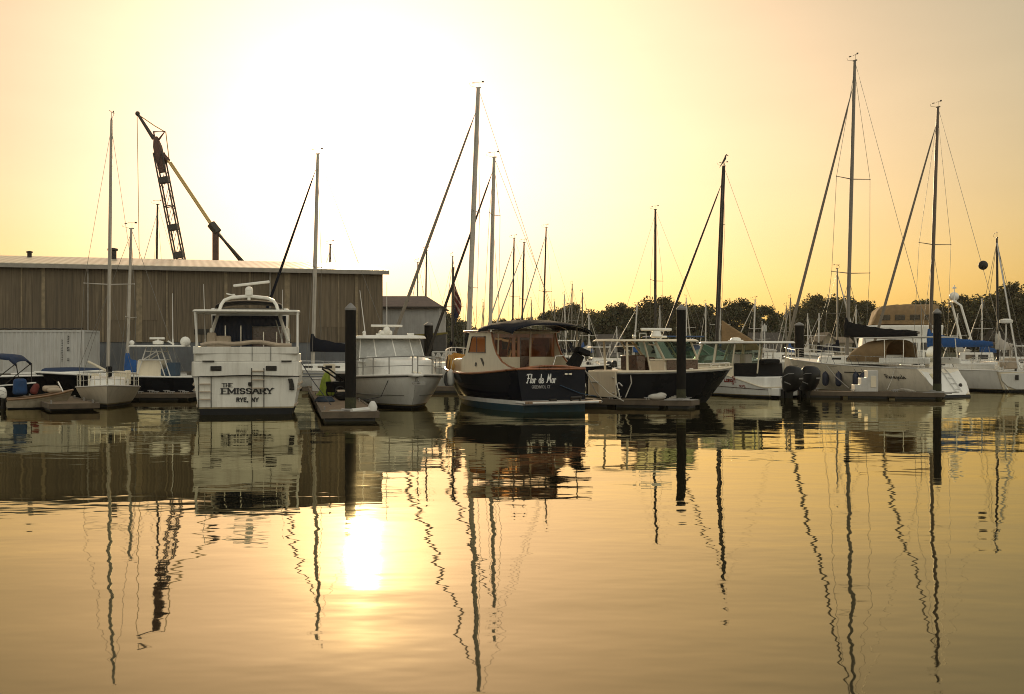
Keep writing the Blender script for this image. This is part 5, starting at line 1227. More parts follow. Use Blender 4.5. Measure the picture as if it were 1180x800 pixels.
# shipping container
def build_container():
    Y = 72.4; rz = R(-2.5); L = 9.0; h = 2.75; g = 1.1
    x1 = wx(97, Y)
    t = thing("shipping_container", "white corrugated shipping container on the quay in front of the warehouse", "container", (x1 - L * math.cos(rz), Y - L * math.sin(rz), g), rz)
    CW = mat("container_white", (.48, .475, .45), .6, var=.08, vscale=1, streak=.45, dirt=(.25, .2, .15))
    mb = MB(); pts = []; n = 32
    x = .12
    prof = []
    while x < L - .14:
        prof += [(x, .0), (x + .07, .0), (x + .11, .045), (x + .18, .045)]; x += .278
    prof = [(.1, .0)] + prof + [(L - .1, 0)]
    lo = [(p[0], p[1], .14) for p in prof]; hi = [(p[0], p[1], h - .12) for p in prof]
    mb.loft([lo, hi], False, False, False); mb.build("side_panel", CW, t, flat=True)
    mb = MB(); mb.span((.05, .06, .1), (L - .05, 2.4, h - .02)); mb.build("body", CW, t)
    mb = MB()
    for xx in (0, L - .12): mb.span((xx, -.03, 0), (xx + .12, .1, h)); mb.span((xx, 2.34, 0), (xx + .12, 2.44, h))
    mb.span((.12, -.02, .0), (L - .12, .1, .14)); mb.span((.12, -.02, h - .12), (L - .12, .1, h - .0)); mb.span((L - .1, .1, h - .12), (L + .001, 2.34, h + .001)); mb.span((L - .1, .1, .0), (L + .001, 2.34, .14)); mb.build("frame", CW, t)
    for xx, z0, z1, w_ in ((L - 1.42, .75, 2.15, .07), (L - 1.02, 1.9, 2.4, .09), (L - 1.02, 1.42, 1.7, .15), (L - 1.02, .82, .96, .14)):
        mb = MB(); z = z1; random.seed(int(xx * 10 + z0 * 7))
        while z > z0:
            mb.box((xx + random.uniform(-.01, .01), -.026, z - .045), (w_, .006, .05)); 
            if random.random() < .6: mb.box((xx - w_ * .3, -.026, z - .02), (w_ * .3, .006, .07))
            z -= .11
        mb.build("container_marking", LETTER, t)
    mb = MB(); mb.tube([(.1 + L * i / 30, .3 + .1 * math.sin(i), h + .06 + .05 * abs(math.sin(i * 1.7))) for i in range(30)], .05, 6); mb.build("top_line", DARKM, t)
    return t
build_container()

# crane behind the warehouse
def build_crane():
    Y = 118.0; g = 1.1
    RED_ = mat("crane_rust", (.075, .032, .022), .6, var=.35, streak=.2); DK = mat("crane_black", (.03, .026, .022), .5, var=.2); YL = mat("crane_cable", (.5, .36, .14), .5, metal=.4, var=.2)
    foot = P(228, 330, Y); bx = wx(243, Y)
    t = thing("crawler_crane", "lattice boom crawler crane rising behind the warehouse roof", "crane", (bx, Y, g), 0)
    off = Vector((-bx, -Y, -g))
    p = lambda px, py, dy=0.0: P(px, py, Y) + off + Vector((0, dy, 0))
    mb = MB()
    for s in (-1.6, 1.6): shell(mb, rrect(-3, 3, s - .4, s + .4, .3), 0, 1.0)
    mb.box((0, 0, 1.1), (2.2, 2.6, .5)); mb.build("tracks", DK, t, bevel=.1)
    mb = MB(); mb.box((.8, 0, 2.4), (5.0, 3.0, 2.0)); bd = mb.build("machine_house", RED_, t, bevel=.1)
    mb = MB(); mb.box((-1.6, -1.1, 2.6), (1.2, 1.0, 2.0)); cb = mb.build("cab", RED_, bd, bevel=.08)
    mb = MB(); mb.box((-1.7, -1.62, 2.9), (.9, .04, .9)); mb.build("pane", GLASS, cb)
    a = Vector((-1.4, 0, 1.6)); b_ = p(183, 176)
    ax = (b_ - a).normalized(); u = ax.cross(Vector((0, 1, 0))).normalized(); v = Vector((0, 1, 0)); ln = (b_ - a).length; hw = .44
    mb = MB()
    corner = lambda f, i, j: a + ax * (ln * f) + u * (hw * i) + v * (hw * j)
    for i in (1, -1):
        for j in (1, -1): mb.tube([corner(0, i, j), corner(1, i, j)], .085, 6)
    n = 11
    for k in range(n):
        f0, f1 = k / n, (k + 1) / n
        for j in (1, -1): mb.tube([corner(f0, 1, j), corner(f1, -1, j)], .03, 4)
        for i in (1, -1): mb.tube([corner(f0, i, 1), corner(f1, i, -1)], .03, 4)
        if k % 3 == 2: mb.tube([corner(f0, 1, 1), corner(f0, -1, 1), corner(f0, -1, -1), corner(f0, 1, -1)], .06, 4, closed=True)
    bm_ = mb.build("boom", DK, t)
    for f in (.86, .62, .48):
        mb = MB(); c = a + ax * (ln * f); M = Matrix((u, v, ax)).transposed()
        mb.box((0, 0, 0), (.98, .98, .6)); mb.v = [tuple(M @ Vector(q) + c) for q in mb.v]; mb.build("boom_splice", DK, bm_)
    mb = MB(); rings = []
    for f, k in ((.90, .30), (.97, .40), (1.03, .38), (1.08, .18)):
        c = a + ax * (ln * f); rings.append([c + u * (k * i) + v * (k * j) for i, j in ((1, 1), (-1, 1), (-1, -1), (1, -1))])
    mb.loft(rings); mb.tube([p(187, 178), p(194, 186)], .26, 8); mb.build("boom_head", RED_, t)
    mb = MB(); mb.tube([p(177, 160), p(158.5, 131)], [.2, .14], 8); mb.ball(tuple(p(158.5, 131)), .25, 8, 6); mb.build("jib", DK, t)
    mb = MB(); mb.tube([p(179, 162), p(177, 152), p(190, 151.5), p(183, 161)], .11, 6); mb.build("jib_strut", RED_, t)
    mb = MB(); mb.tube([p(159, 132), p(178, 145), p(190, 152)], .05, 5); mb.tube([p(158, 132), p(160.5, 300)], .035, 4); mb.tube([p(191, 152), p(195, 185)], .05, 4); mb.build("hoist_rope", YL, t)
    mb = MB()
    for dy in (-.5, .5): mb.tube([p(195, 186, dy), p(243, 258, dy)], .11, 6)
    mb.build("pendant", YL, t)
    mb = MB(); mb.tube([p(243, 258), p(251, 268)], .45, 8); mb.tube([p(250, 268), p(279, 300), p(300, 325)], .16, 6); mb.tube([p(250, 268, .6), p(275, 300, .6), p(292, 325, .6)], .16, 6); mb.build("gantry_bridle", DK, t)
    mb = MB(); mb.box(tuple((p(250.5, 266) + Vector((.3, 0, 1.6))) / 2 + Vector((0, 0, .2))), (.55, .5, p(250.5, 266).z - 1.2)); mb.build("gantry", RED_, t)
build_crane()

# ================================================================== floating docks, piles, gear
DECKM = stripes("dock_planks", (.12, .088, .062), (.3, .3, .3), 3.4, 'Y', .85, thr=(0, .2), var=.4, vscale=3, bump=.004)
DECKX = stripes("dock_planks_side", (.17, .118, .07), (.3, .3, .3), 3.4, 'X', .85, thr=(0, .2), var=.4, vscale=3, bump=.004)
EDGE = mat("dock_edge", (.105, .08, .055), .85, var=.35, vscale=2, streak=.3)
FLOAT = mat("dock_float", (.03, .03, .032), .7, var=.3, vscale=2, streak=.3, dirt=(.06, .06, .04))
def dock(label, a, b_, width, z=.32, planks=None):
    """a floating dock whose centre line runs from a to b (world x,y)"""
    a = Vector(a); b_ = Vector(b_); d = b_ - a; L = d.length; rz = math.atan2(d.y, d.x)
    t = thing("floating_dock", label, "dock", (a.x, a.y, 0), rz)
    mb = MB(); mb.span((0, -width / 2 + .05, z - .06), (L, width / 2 - .05, z)); mb.build("deck", DECKX, t)
    mb = MB(); h = width / 2
    for s in (1, -1): mb.span((0, s * h - .05, z - .2), (L, s * h + .05, z + .03))
    mb.span((-.06, -h - .05, z - .2), (.0, h + .05, z + .03)); mb.span((L, -h - .05, z - .2), (L + .06, h + .05, z + .03)); mb.build("edge_board", EDGE, t, bevel=.015)
    k = 0; x = .3
    while x < L - .5:
        x2 = min(x + 2.0, L - .1); mb = MB(); mb.span((x, -h + .08, -.3), (x2, h - .08, z - .08)); mb.build("float", FLOAT, t, bevel=.03); x += 2.4
    for x in [L * f for f in (.12, .4, .68, .93)]:
        for s in (1, -1):
            mb = MB(); mb.tube([(x - .17, s * (h - .12), z + .12), (x + .17, s * (h - .12), z + .12)], .025, 6); mb.box((x - .06, s * (h - .12), z + .05), (.04, .05, .12)); mb.box((x + .06, s * (h - .12), z + .05), (.04, .05, .12)); mb.build("cleat", GALV, t)
    return t
PILEM = mat("pile_black", (.011, .010, .009), .8, spec=.15, var=.35, vscale=3, streak=.35, dirt=(.03, .026, .022), bump=.008, bscale=8)
CAPM = mat("pile_cap", (.2, .19, .18), .5, var=.2)
def pile(label, px, Y, top_py, r, bracket=True, cap=True, z_dock=.32):
    t = thing("mooring_pile", label, "mooring pile", (wx(px, Y), Y, 0), 0, "mooring piles")
    zt = wz(top_py, Y)
    mb = MB(); mb.tube([(0, 0, -2.5), (0, 0, 1), (0, 0, zt)], [r * 1.02, r, r * .97], 18); mb.build("shaft", PILEM, t)
    mb = MB(); mb.lathe([(r * 1.025, -.3), (r * 1.045, .1), (r * 1.04, .45), (r * 1.03, .75), (r * 1.01, .82)], (0, 0, 0), 18); mb.build("weed_band", mat("weed", (.035, .036, .016), .9, var=.6, vscale=5, bump=.02), t)
    if cap: mb = MB(); mb.lathe([(r * 1.06, 0), (r * 1.08, .07), (r * .5, .2), (.02, .27)], (0, 0, zt - .02), 18); mb.build("cap", CAPM, t)
    if bracket:
        mb = MB(); mb.tube([((r + .1) * math.cos(a), (r + .1) * math.sin(a), z_dock + .04) for a in [2 * PI * k / 20 for k in range(20)]], .06, 8, closed=True)
        mb.tube([(-.75, .02, z_dock), (-.2, -.25, z_dock + .02), (.2, -.25, z_dock + .02), (.75, .02, z_dock)], .05, 6); mb.build("pile_guide", GALV, t)
    return t
# left finger dock with the big pile
dock("floating finger dock beside the stern-on yacht, carrying a green cloth", (wx(375, 68), 68), (wx(404, 40.6), 40.6), 1.95)
pile("nearest black mooring pile at the end of the finger dock left of the bow-on cruiser", 404, 41.6, 357, .20)
pile("black mooring pile with grey cap in front of the navy sport boat", 785, 50.6, 357, .21)
pile("dark brown mooring pile between the beige sloop's side and transom", 1080, 59.5, 361, .21)
pile("far dark pile in front of the trees, left of the beige sloop's bow", 921, 88, 375, .36, False)
pile("far black pile with a pointed top beside the pale building", 494, 92, 375, .36, False)
# middle dock
dock("floating dock under the bow of the navy sport boat, end seen in front", (wx(650, 52.6), 52.6), (wx(800, 50.1), 50.1), 1.3)
# right dock
dock("long floating dock in front of the beige sloop", (wx(920, 62.6), 62.6), (wx(1087, 59.7), 59.7), 1.5)
# left docks
dock("low dark dock between the small beige sailboat and the stern-on yacht", (wx(160, 59), 59), (wx(224, 59), 59), 2.0)
dock("low dark dock at the far left beside the small outboard skiff", (wx(52, 56.5), 56.5), (wx(86, 47.5), 47.5), 1.9, .30)
dock("main dock running behind the finger docks and the bow-on cruiser", (wx(352, 69.6), 69.6), (wx(640, 69.6), 69.6), 1.8)
dock("far main dock behind the twin outboard boat", (wx(870, 84), 84), (wx(1075, 84), 84), 1.8, .5)

# things on the left dock (z .32)
def on(px, Y, z=.32): return (wx(px, Y), Y, z)
WB = mat("box_white", (.5, .49, .46), .5, var=.1, streak=.3)
t = thing("dock_box", "white dock box with a grey lid on the finger dock behind the green cloth", "dock box", on(369.5, 62), R(-10))
mb = MB(); mb.box((0, 0, .32), (.75, .6, .64), top=1.05); mb.build("box", WB, t, bevel=.03); mb = MB(); mb.box((0, 0, .69), (.85, .68, .1)); mb.build("lid", WB, t, bevel=.03)
t = thing("power_pedestal", "cream dock power pedestal with a dark display on the finger dock", "power pedestal", on(379.5, 62.5), 0)
mb = MB(); mb.box((0, 0, .5), (.5, .3, 1.0)); mb.box((0, 0, 1.25), (.62, .4, .5)); mb.build("housing", CREAM, t, bevel=.04); mb = MB(); mb.box((0, -.21, 1.33), (.36, .02, .14)); mb.build("display", BLACKP, t)
t = thing("dock_cart", "black folded hand cart with raised handles on the finger dock", "hand cart", on(391, 54), R(40))
mb = MB(); mb.box((0, 0, .5), (1.0, .6, .5), top=1.15); mb.build("tub", CAN_BLACK, t, bevel=.05)
for s in (1, -1):
    mb = MB(); mb.tube([(-.2, s * .4, .26 + .26 * math.sin(a)) if 0 else (-.2 + .26 * math.cos(a), s * .4, .26 + .26 * math.sin(a)) for a in [2 * PI * k / 16 for k in range(16)]], .04, 6, closed=True)
    for k in range(4): mb.tube([(-.2, s * .4, .26), (-.2 + .25 * math.cos(k * PI / 2), s * .4, .26 + .25 * math.sin(k * PI / 2))], .012, 4)
    mb.build("wheel", RUB, t)
mb = MB(); mb.tube([(.45, .25, .6), (-.75, .3, 1.35), (-.9, 0, 1.42), (-.75, -.3, 1.35), (.45, -.25, .6)], .04, 6); mb.box((.2, .05, .95), (.5, .4, .35)); mb.build("handle", BLACKP, t)
t = thing("folded_sail_bag", "dark sail bag heaped on the finger dock beside the hand cart", "bag", on(396, 50.5), R(20))
mb = MB(); mb.ball((0, 0, .2), (.4, .28, .22), 14, 8); mb.ball((.2, .08, .32), (.28, .24, .2), 12, 7); mb.build("cloth", CAN_BLACK, t)
mb = MB(); mb.box((-.1, 0, .42), (.4, .24, .08), rx=.2); mb.build("strap", CUSH, t, bevel=.04)
GREEN = mat("cloth_lime", (.26, .33, .04), .8, var=.25, vscale=4, bump=.02)
mb = MB(); rings = []
for z, r_ in ((.02, .42), (.2, .36), (.5, .27), (.85, .2), (1.1, .12), (1.2, .03)):
    rings.append([(r_ * (1 + .3 * math.sin(3 * a + z * 5)) * math.cos(a) + .1 * z, r_ * (1 + .25 * math.sin(4 * a)) * math.sin(a), z) for a in [2 * PI * k / 20 for k in range(20)]])
mb.loft(rings); o = mb.build("cloth", GREEN, None, sharp=60); o.location = on(374.5, 56); tag(o, "lime green cloth draped in a heap on the finger dock", "cloth")
mb = MB()
for k in range(4): mb.tube([((.42 - .04 * k) * math.cos(a), (.42 - .04 * k) * math.sin(a), .05 + .05 * k) for a in [2 * PI * q / 24 for q in range(24)]], .035, 6, closed=True)
o = mb.build("coiled_hose", mat("hose_blue", (.02, .035, .06), .6), None); o.location = on(374, 49); tag(o, "dark blue hose coiled on the near left edge of the finger dock", "hose")
t = thing("dock_bumper", "white padded corner bumper at the near end of the finger dock", "bumper", on(425, 41.2, .36), R(30))
mb = MB(); mb.tube([(-.7, -.1, 0), (-.3, 0, .02), (.1, 0, .05)], .09, 8); mb.lathe([(.06, -.15), (.15, -.1), (.17, .05), (.13, .16), (.09, .22), (.06, .26)], (.15, 0, .08), 12); mb.build("pad", FEND, t)
t = thing("boarding_step", "white moulded boarding steps on the dock beside the beige sloop", "boarding steps", on(997, 61.6), R(-1))
mb = MB(); mb.prism([(-.65, 0), (.6, 0), (.6, 1.15), (.05, 1.15), (.05, .75), (-.3, .75), (-.3, .38), (-.65, .38)], -.35, .35, 'y'); st_ = mb.build("steps", WB, t, bevel=.03); mb = MB(); mb.box((.34, -.36, .55), (.3, .03, .62)); mb.build("step_door", CREAM, st_, bevel=.02)
mb = MB(); mb.ball((0, 0, .13), (.42, .22, .15), 12, 7); mb.ball((.2, .05, .2), (.25, .18, .13), 10, 6); o = mb.build("canvas_bundle", CAN_WHITE, None); o.location = on(757, 51.2); tag(o, "rolled white canvas bundle on the middle dock beside the black pile", "bundle")
mb = MB(); mb.tube([(.3 * math.cos(k * .6) + k * .01, .2 * math.sin(k * .6), .03 + .004 * k) for k in range(40)], .02, 5); o = mb.build("coiled_rope", ROPE_W, None); o.location = on(775, 51.0); tag(o, "coiled brown rope on the middle dock beside the black pile", "rope")
mb = MB(); mb.tube([(.25 * math.cos(k * .6) - k * .01, .18 * math.sin(k * .6), .03 + .004 * k) for k in range(40)], .022, 5); o = mb.build("coiled_rope", ROPE_W, None); o.location = on(1050, 60.6); tag(o, "pale rope coiled on the dock beside the beige sloop's stern quarter", "rope")
t = thing("dock_ladder", "short bent steel ladder rail on the middle dock by the navy stern", "ladder", on(716, 51.6), 0)
mb = MB(); mb.tube([(-.05, 0, 0), (-.2, .0, .65), (-.1, .0, .75), (.05, 0, .6)], .03, 6); mb.tube([(-.05, .4, 0), (-.2, .4, .65), (-.1, .4, .75), (.05, .4, .6)], .03, 6)
for z in (.2, .45): mb.tube([(-.1, 0, z), (-.1, .4, z)], .025, 6)
mb.build("rail", STEEL, t)
# truss gangway in the background, white X lattice
t = thing("gangway", "white lattice gangway between the bow-on cruiser and the wooden motorboat", "gangway", (wx(498, 83), 83, 1.35), 0)
for s, nm in ((0, "truss"), (1.2, "truss")):
    mb = MB(); Lg = wx(525, 83) - wx(498, 83); n = 4
    mb.tube([(0, s, .1), (Lg, s, .1)], .05, 6); mb.tube([(0, s, 1.1), (Lg, s, 1.1)], .05, 6)
    for k in range(n):
        a, b_ = Lg * k / n, Lg * (k + 1) / n; mb.tube([(a, s, .1), (b_, s, 1.1)], .035, 5); mb.tube([(a, s, 1.1), (b_, s, .1)], .035, 5); mb.tube([(a, s, .1), (a, s, 1.1)], .035, 5)
    mb.build("truss", WHITEM, t)
mb = MB(); mb.span((0, 0, .0), (Lg, 1.2, .08)); mb.span((0, .2, -1.4), (.3, 1.0, .0)); mb.span((Lg - .3, .2, -1.4), (Lg, 1.0, .0)); mb.build("walkway", GALV, t)
# ensign hanging on a mast
t = thing("ensign", "limp dull red flag with a dark blue lower end on a staff", "flag", (wx(524, 96), 96, 0), 0)
mb = MB(); mb.tube([(-.15, 0, .3), (-.12, 0, wz(308, 96))], .07, 8); mb.build("staff", DARKM, t)
rings = []; z0 = wz(322, 96); z1 = wz(364, 96)
mb = MB()
for i in range(17):
    z = z0 + (z1 - z0) * i / 16; w_ = .12 + .5 * math.sin(PI * min(1, i / 13)) ** .8 * (1 if i < 14 else .7)
    rings.append([(-.05 + w_ * j / 8, .10 * math.sin(j * 1.6 + i * .15), z - .12 * j) for j in range(9)])
nr = len(rings)
for i in range(nr - 1):
    mb.loft(rings[i:i + 2], False, False, False, m=(1 if i > 10 else (0 if i % 3 else 2)))
c = mb.build("flag_cloth", [RED, mat("flag_blue", (.02, .025, .06), .8), mat("flag_pale", (.4, .3, .25), .8)], t); sm = c.modifiers.new("s", 'SOLIDIFY'); sm.thickness = .015

# ================================================================== small craft far left
def build_skiff():
    rz = R(28); t = thing("outboard_skiff", "small beige skiff at the left edge with a blue tarp and a white outboard engine", "skiff", anchor(8, 49.5, 0, 0, rz), rz)
    H = Hull(2.7, 1.45, (.42, .78), tw=.85, draft=.25, rake=.5, e0=.2, e1=.7)
    H.mesh([(.02, 1), (.06, 1), (9, 0)], nt=18, nz=5).build("hull", [mat("paint_tan_worn", (.33, .28, .2), .6, var=.2, streak=.5), BOOT], t)
    H.deck(dz=-.12).build("deck", TEAK, t)
    H.edge(.045, .0, n=18).build("gunwale", mat("varnish_orange", (.22, .12, .05), .35, var=.3, coat=.4), t)
    outboard(t, -.1, .1, .2, .5, 0, W_)
    mb = MB(); mb.box((.55, .35, .95), (.6, .5, .7), top=.85); mb.build("tarp", mat("tarp_blue_dull", (.010, .045, .13), .8, var=.3, bump=.03, bscale=6), t, bevel=.1)
    mb = MB(); mb.box((1.15, .2, .85), (.35, .5, .5), ry=.4, top=.7); mb.build("jacket", RED, t, bevel=.12)
    mb = MB(); mb.box((1.8, .2, .85), (.7, .4, .26)); mb.box((1.9, -.2, .78), (.6, .3, .2)); mb.build("gear_roll", CUSH, t, bevel=.12)
    mb = MB(); mb.tube([(2.3, .15, .7), (2.1, .25, 1.15)], .035, 6); mb.build("oar", STEEL, t)
build_skiff()
def build_bimini_boat():
    rz = R(0); t = thing("runabout", "low white runabout with a navy bimini top at the left edge", "runabout", anchor(-72, 58, 0, 0, rz), rz)
    H = Hull(5.0, 2.1, (.6, .9), tw=.9, draft=.4, rake=.9, e0=.2, e1=.7)
    H.mesh([(.02, 1), (.08, 1), (9, 0)], nt=18, nz=5).build("hull", [NAVY2, BOOT], t)
    H.deck(dz=-.04).build("deck", W_, t); H.edge(.04, .0, n=18).build("gunwale", W_, t)
    mb = MB(); rings = []
    for i in range(8):
        x = 1.9 + 2.5 * i / 7; rings.append([(x, .95 * math.cos(PI * j / 10), 2.0 + .28 * math.sin(PI * j / 10) ** .6 + (.12 * math.sin(PI * i / 7)) - (.25 if i == 7 else 0)) for j in range(11)])
    mb.loft(rings, False, False, False); c = mb.build("bimini_top", mat("canvas_blue_dark", (.014, .03, .075), .85, var=.2), t); sm = c.modifiers.new("s", 'SOLIDIFY'); sm.thickness = .03
    for s in (1, -1): mb = MB(); mb.tube([(2.9, .95 * s, .7), (4.35, .92 * s, 1.85)], .025, 6); mb.tube([(4.5, .7 * s, .8), (4.4, .92 * s, 1.9)], .025, 6); mb.build("bimini_frame", DARKM, t)
build_bimini_boat()
def build_covered():
    rz = R(2); t = thing("covered_boat", "white boat under a navy blue cover in front of the shipping container", "boat", anchor(20, 69.3, 0, 0, rz), rz)
    H = Hull(5.6, 2.0, (1.15, 1.35), tw=.9, draft=.4, rake=1.0, e0=.2, e1=.7)
    H.mesh([(.02, 1), (.08, 1), (9, 0)], nt=18, nz=5).build("hull", [W_, BOOT], t); H.edge(.05, .0, n=18).build("gunwale", W_, t)
    mb = H.deck(dz=.03, camber=.3, t0=.3, t1=.98); mb.build("boat_cover", mat("canvas_blue_dark", (.014, .03, .075), .85, var=.2), t)
    mb = H.deck(dz=.0, camber=.05, t0=0, t1=.3); mb.build("deck", W_, t)
build_covered()
def pole_boat():
    rz = R(4); t = thing("work_boat", "long low grey work boat at the far left behind the navy bimini", "boat", anchor(-60, 66, 0, 0, rz), rz)
    H = Hull(6.5, 2.0, (1.0, 1.1), tw=.9, draft=.4, rake=1.0, e0=.2, e1=.7)
    H.mesh([(.02, 1), (.08, 1), (9, 0)], nt=18, nz=5).build("hull", [NAVY2, BOOT], t); H.edge(.05, .02, n=18).build("gunwale", W_, t); H.deck().build("deck", W_, t)
pole_boat()

# ================================================================== boats in the middle distance
def build_express():
    rz = R(14); t = thing("express_cruiser", "white express cruiser with green-tinted windshield and blue bimini beyond the black pile", "express cruiser", anchor(752, 78, 0, 0, rz), rz)
    H = Hull(9.2, 3.2, (1.6, 1.95), tw=.9, draft=.6, rake=1.6, e0=.15, e1=.8, tmax=.5, power=2.6)
    H.mesh([(.02, 1), (.1, 1), (9, 0)], nt=24).build("hull", [W_, BOOT], t); H.deck(camber=.15).build("deck", W_, t); H.edge(.05, 0, n=24).build("rub_rail", GALV, t)
    mb = MB(); shell(mb, rrect(3.2, 8.0, -1.2, 1.2, .2, 5, rf=.9), 1.7, 2.25, top_in=.4, z_top_shift=lambda p: -.3 * max(0, p[0] - 5) / 3); mb.build("foredeck", W_, t, bevel=.08)
    mb = MB(); mb.add([(2.2, -1.35, 2.2), (5.2, -.7, 2.28), (5.2, .7, 2.28), (2.2, 1.35, 2.2), (2.2, -1.2, 2.7), (3.6, -.6, 2.95), (3.6, .6, 2.95), (2.2, 1.2, 2.7)], [(0, 1, 5, 4), (1, 2, 6, 5), (2, 3, 7, 6)]); ws = mb.build("windshield", mat("glass_pale_green", (.16, .28, .2), .08, spec=.8, rvar=.02), t)
    mb = MB()
    for s in (1, -1): mb.tube([(2.2, -1.2 * s, 2.72), (3.6, -.6 * s, 2.97)], .05, 6); mb.tube([(5.2, .7 * s, 2.28), (3.6, .6 * s, 2.96)], .04, 6); mb.tube([(3.8, 1.02 * s, 2.25), (3.0, .9 * s, 2.85)], .04, 6)
    mb.tube([(3.6, -.6, 2.97), (3.6, .6, 2.97)], .05, 6); mb.build("frame", W_, ws)
    mb = MB(); rings = []
    for i in range(6): rings.append([(.4 + 2.6 * i / 5, 1.3 * math.cos(PI * j / 10), 2.35 + .06 * i + .35 * math.sin(PI * j / 10) ** .7) for j in range(11)])
    mb.loft(rings, False, False, False); mb.build("cockpit_cover", mat("canvas_slate", (.05, .07, .11), .8, var=.2), t)
    mb = MB()
    for s in (1, -1): mb.prism([(-.1, 1.6), (1.3, 1.6), (.2, 3.2), (-.6, 3.35)], s * 1.35, s * 1.43, 'y')
    mb.span((-.62, -1.4, 3.2), (.1, 1.4, 3.34)); mb.build("radar_arch", W_, t, bevel=.05)
    mb = MB(); shell(mb, rrect(-.4, 3.4, -1.3, 1.3, .3), 3.46, 3.56, top_in=.1); mb.build("bimini_top", mat("canvas_slate_blue", (.03, .06, .13), .8, var=.2), t, bevel=.03)
    mb = MB()
    for s in (1, -1): mb = MB(); mb.tube([(1.2, 1.2 * s, 2.5), (.6, 1.2 * s, 3.48)], .03, 6); mb.tube([(1.2, 1.2 * s, 2.5), (2.6, 1.2 * s, 3.48)], .03, 6); mb.build("bimini_frame", STEEL, t); H.rail(.6, .6, .98, 5, .1, .02).build("bow_rail", STEEL, t)
    mb = MB(); mb.tube([H.top(.7, -1, .02), H.top(.74, -1, -.9, -.1)], .02, 5); fender_p = H.pt(.66, 1.2, -1); mb.build("bow_line", ROPE, t)
build_express()

def build_flybridge_yacht():
    rz = R(172); t = thing("flybridge_yacht", "large white flybridge yacht with tan canvas enclosure behind the blue sail cover", "motor yacht", anchor(1118, 88, 0, 0, rz), rz)
    H = Hull(13, 4.2, (1.6, 2.3), tw=.9, draft=.7, rake=1.8, e0=.15, e1=.8)
    H.mesh([(.02, 1), (.12, 1), (9, 0)], nt=22).build("hull", [W_, BOOT], t); H.deck().build("deck", W_, t); H.edge(.06, 0).build("rub_rail", W_, t)
    mb = MB(); shell(mb, rrect(2.6, 8.4, -1.8, 1.8, .3, 5, rf=1.0), 1.6, 3.55, top_in=.2); cb = mb.build("cabin", W_, t, bevel=.08)
    mb = MB()
    for s in (1, -1):
        for k in range(4): mb.box((3.5 + 1.3 * k, s * 1.74, 2.9), (1.05, .08, .55))
    mb.build("window", GLASS, cb, bevel=.03)
    mb = MB(); shell(mb, rrect(2.4, 7.9, -1.75, 1.75, .3, 5, rf=.9), 3.5, 4.5, top_in=-.1); mb.build("flybridge", W_, t, bevel=.1)
    mb = MB(); rings = []
    for z, k, xo in ((4.55, 1.0, 0), (5.1, .97, -.05), (5.6, .93, -.15), (5.95, .85, -.3), (6.1, .6, -.4)):
        rings.append([((2.6 + (x - 2.6) * k + .07 * math.sin(i * 2.0 + z * 3)) , y * k + .05 * math.sin(i * 1.3 + z * 2), z + .04 * math.sin(i * 1.4)) for i, (x, y) in enumerate(rrect(2.6, 7.5, -1.7, 1.7, .4, 6, rf=.8))])
    mb.loft(rings); mb.build("canvas_enclosure", CAN_TAN, t, sharp=60)
    mb = MB()
    for s in (1, -1): 
        for k in range(4): mb.box((3.35 + 1.1 * k, s * 1.69, 5.1), (.75, .06, .42))
    mb.build("vinyl_window", GLASS_C, t, bevel=.03)
    mb = MB()
    for s in (1, -1): mb.tube([(.2, 1.5 * s, 3.0), (1.0, 1.3 * s, 6.0), (1.3, .6 * s, 6.35), (1.3, 0, 6.4)], .09, 8)
    mb.build("radar_arch", W_, t)
    mb = MB(); mb.ball((1.2, .0, 6.75), (.38, .38, .34), 14, 8); mb.lathe([(.2, 0), (.2, .3)], (1.2, 0, 6.3), 10); mb.tube([(1.3, .5, 6.3), (1.3, .5, 7.6)], .04, 6); mb.box((1.3, .5, 7.4), (.3, .1, .12)); mb.build("radar_dome", W_, t)
    H.rail(.8, .3, .98, 8, .1, .02).build("bow_rail", STEEL, t)
build_flybridge_yacht()

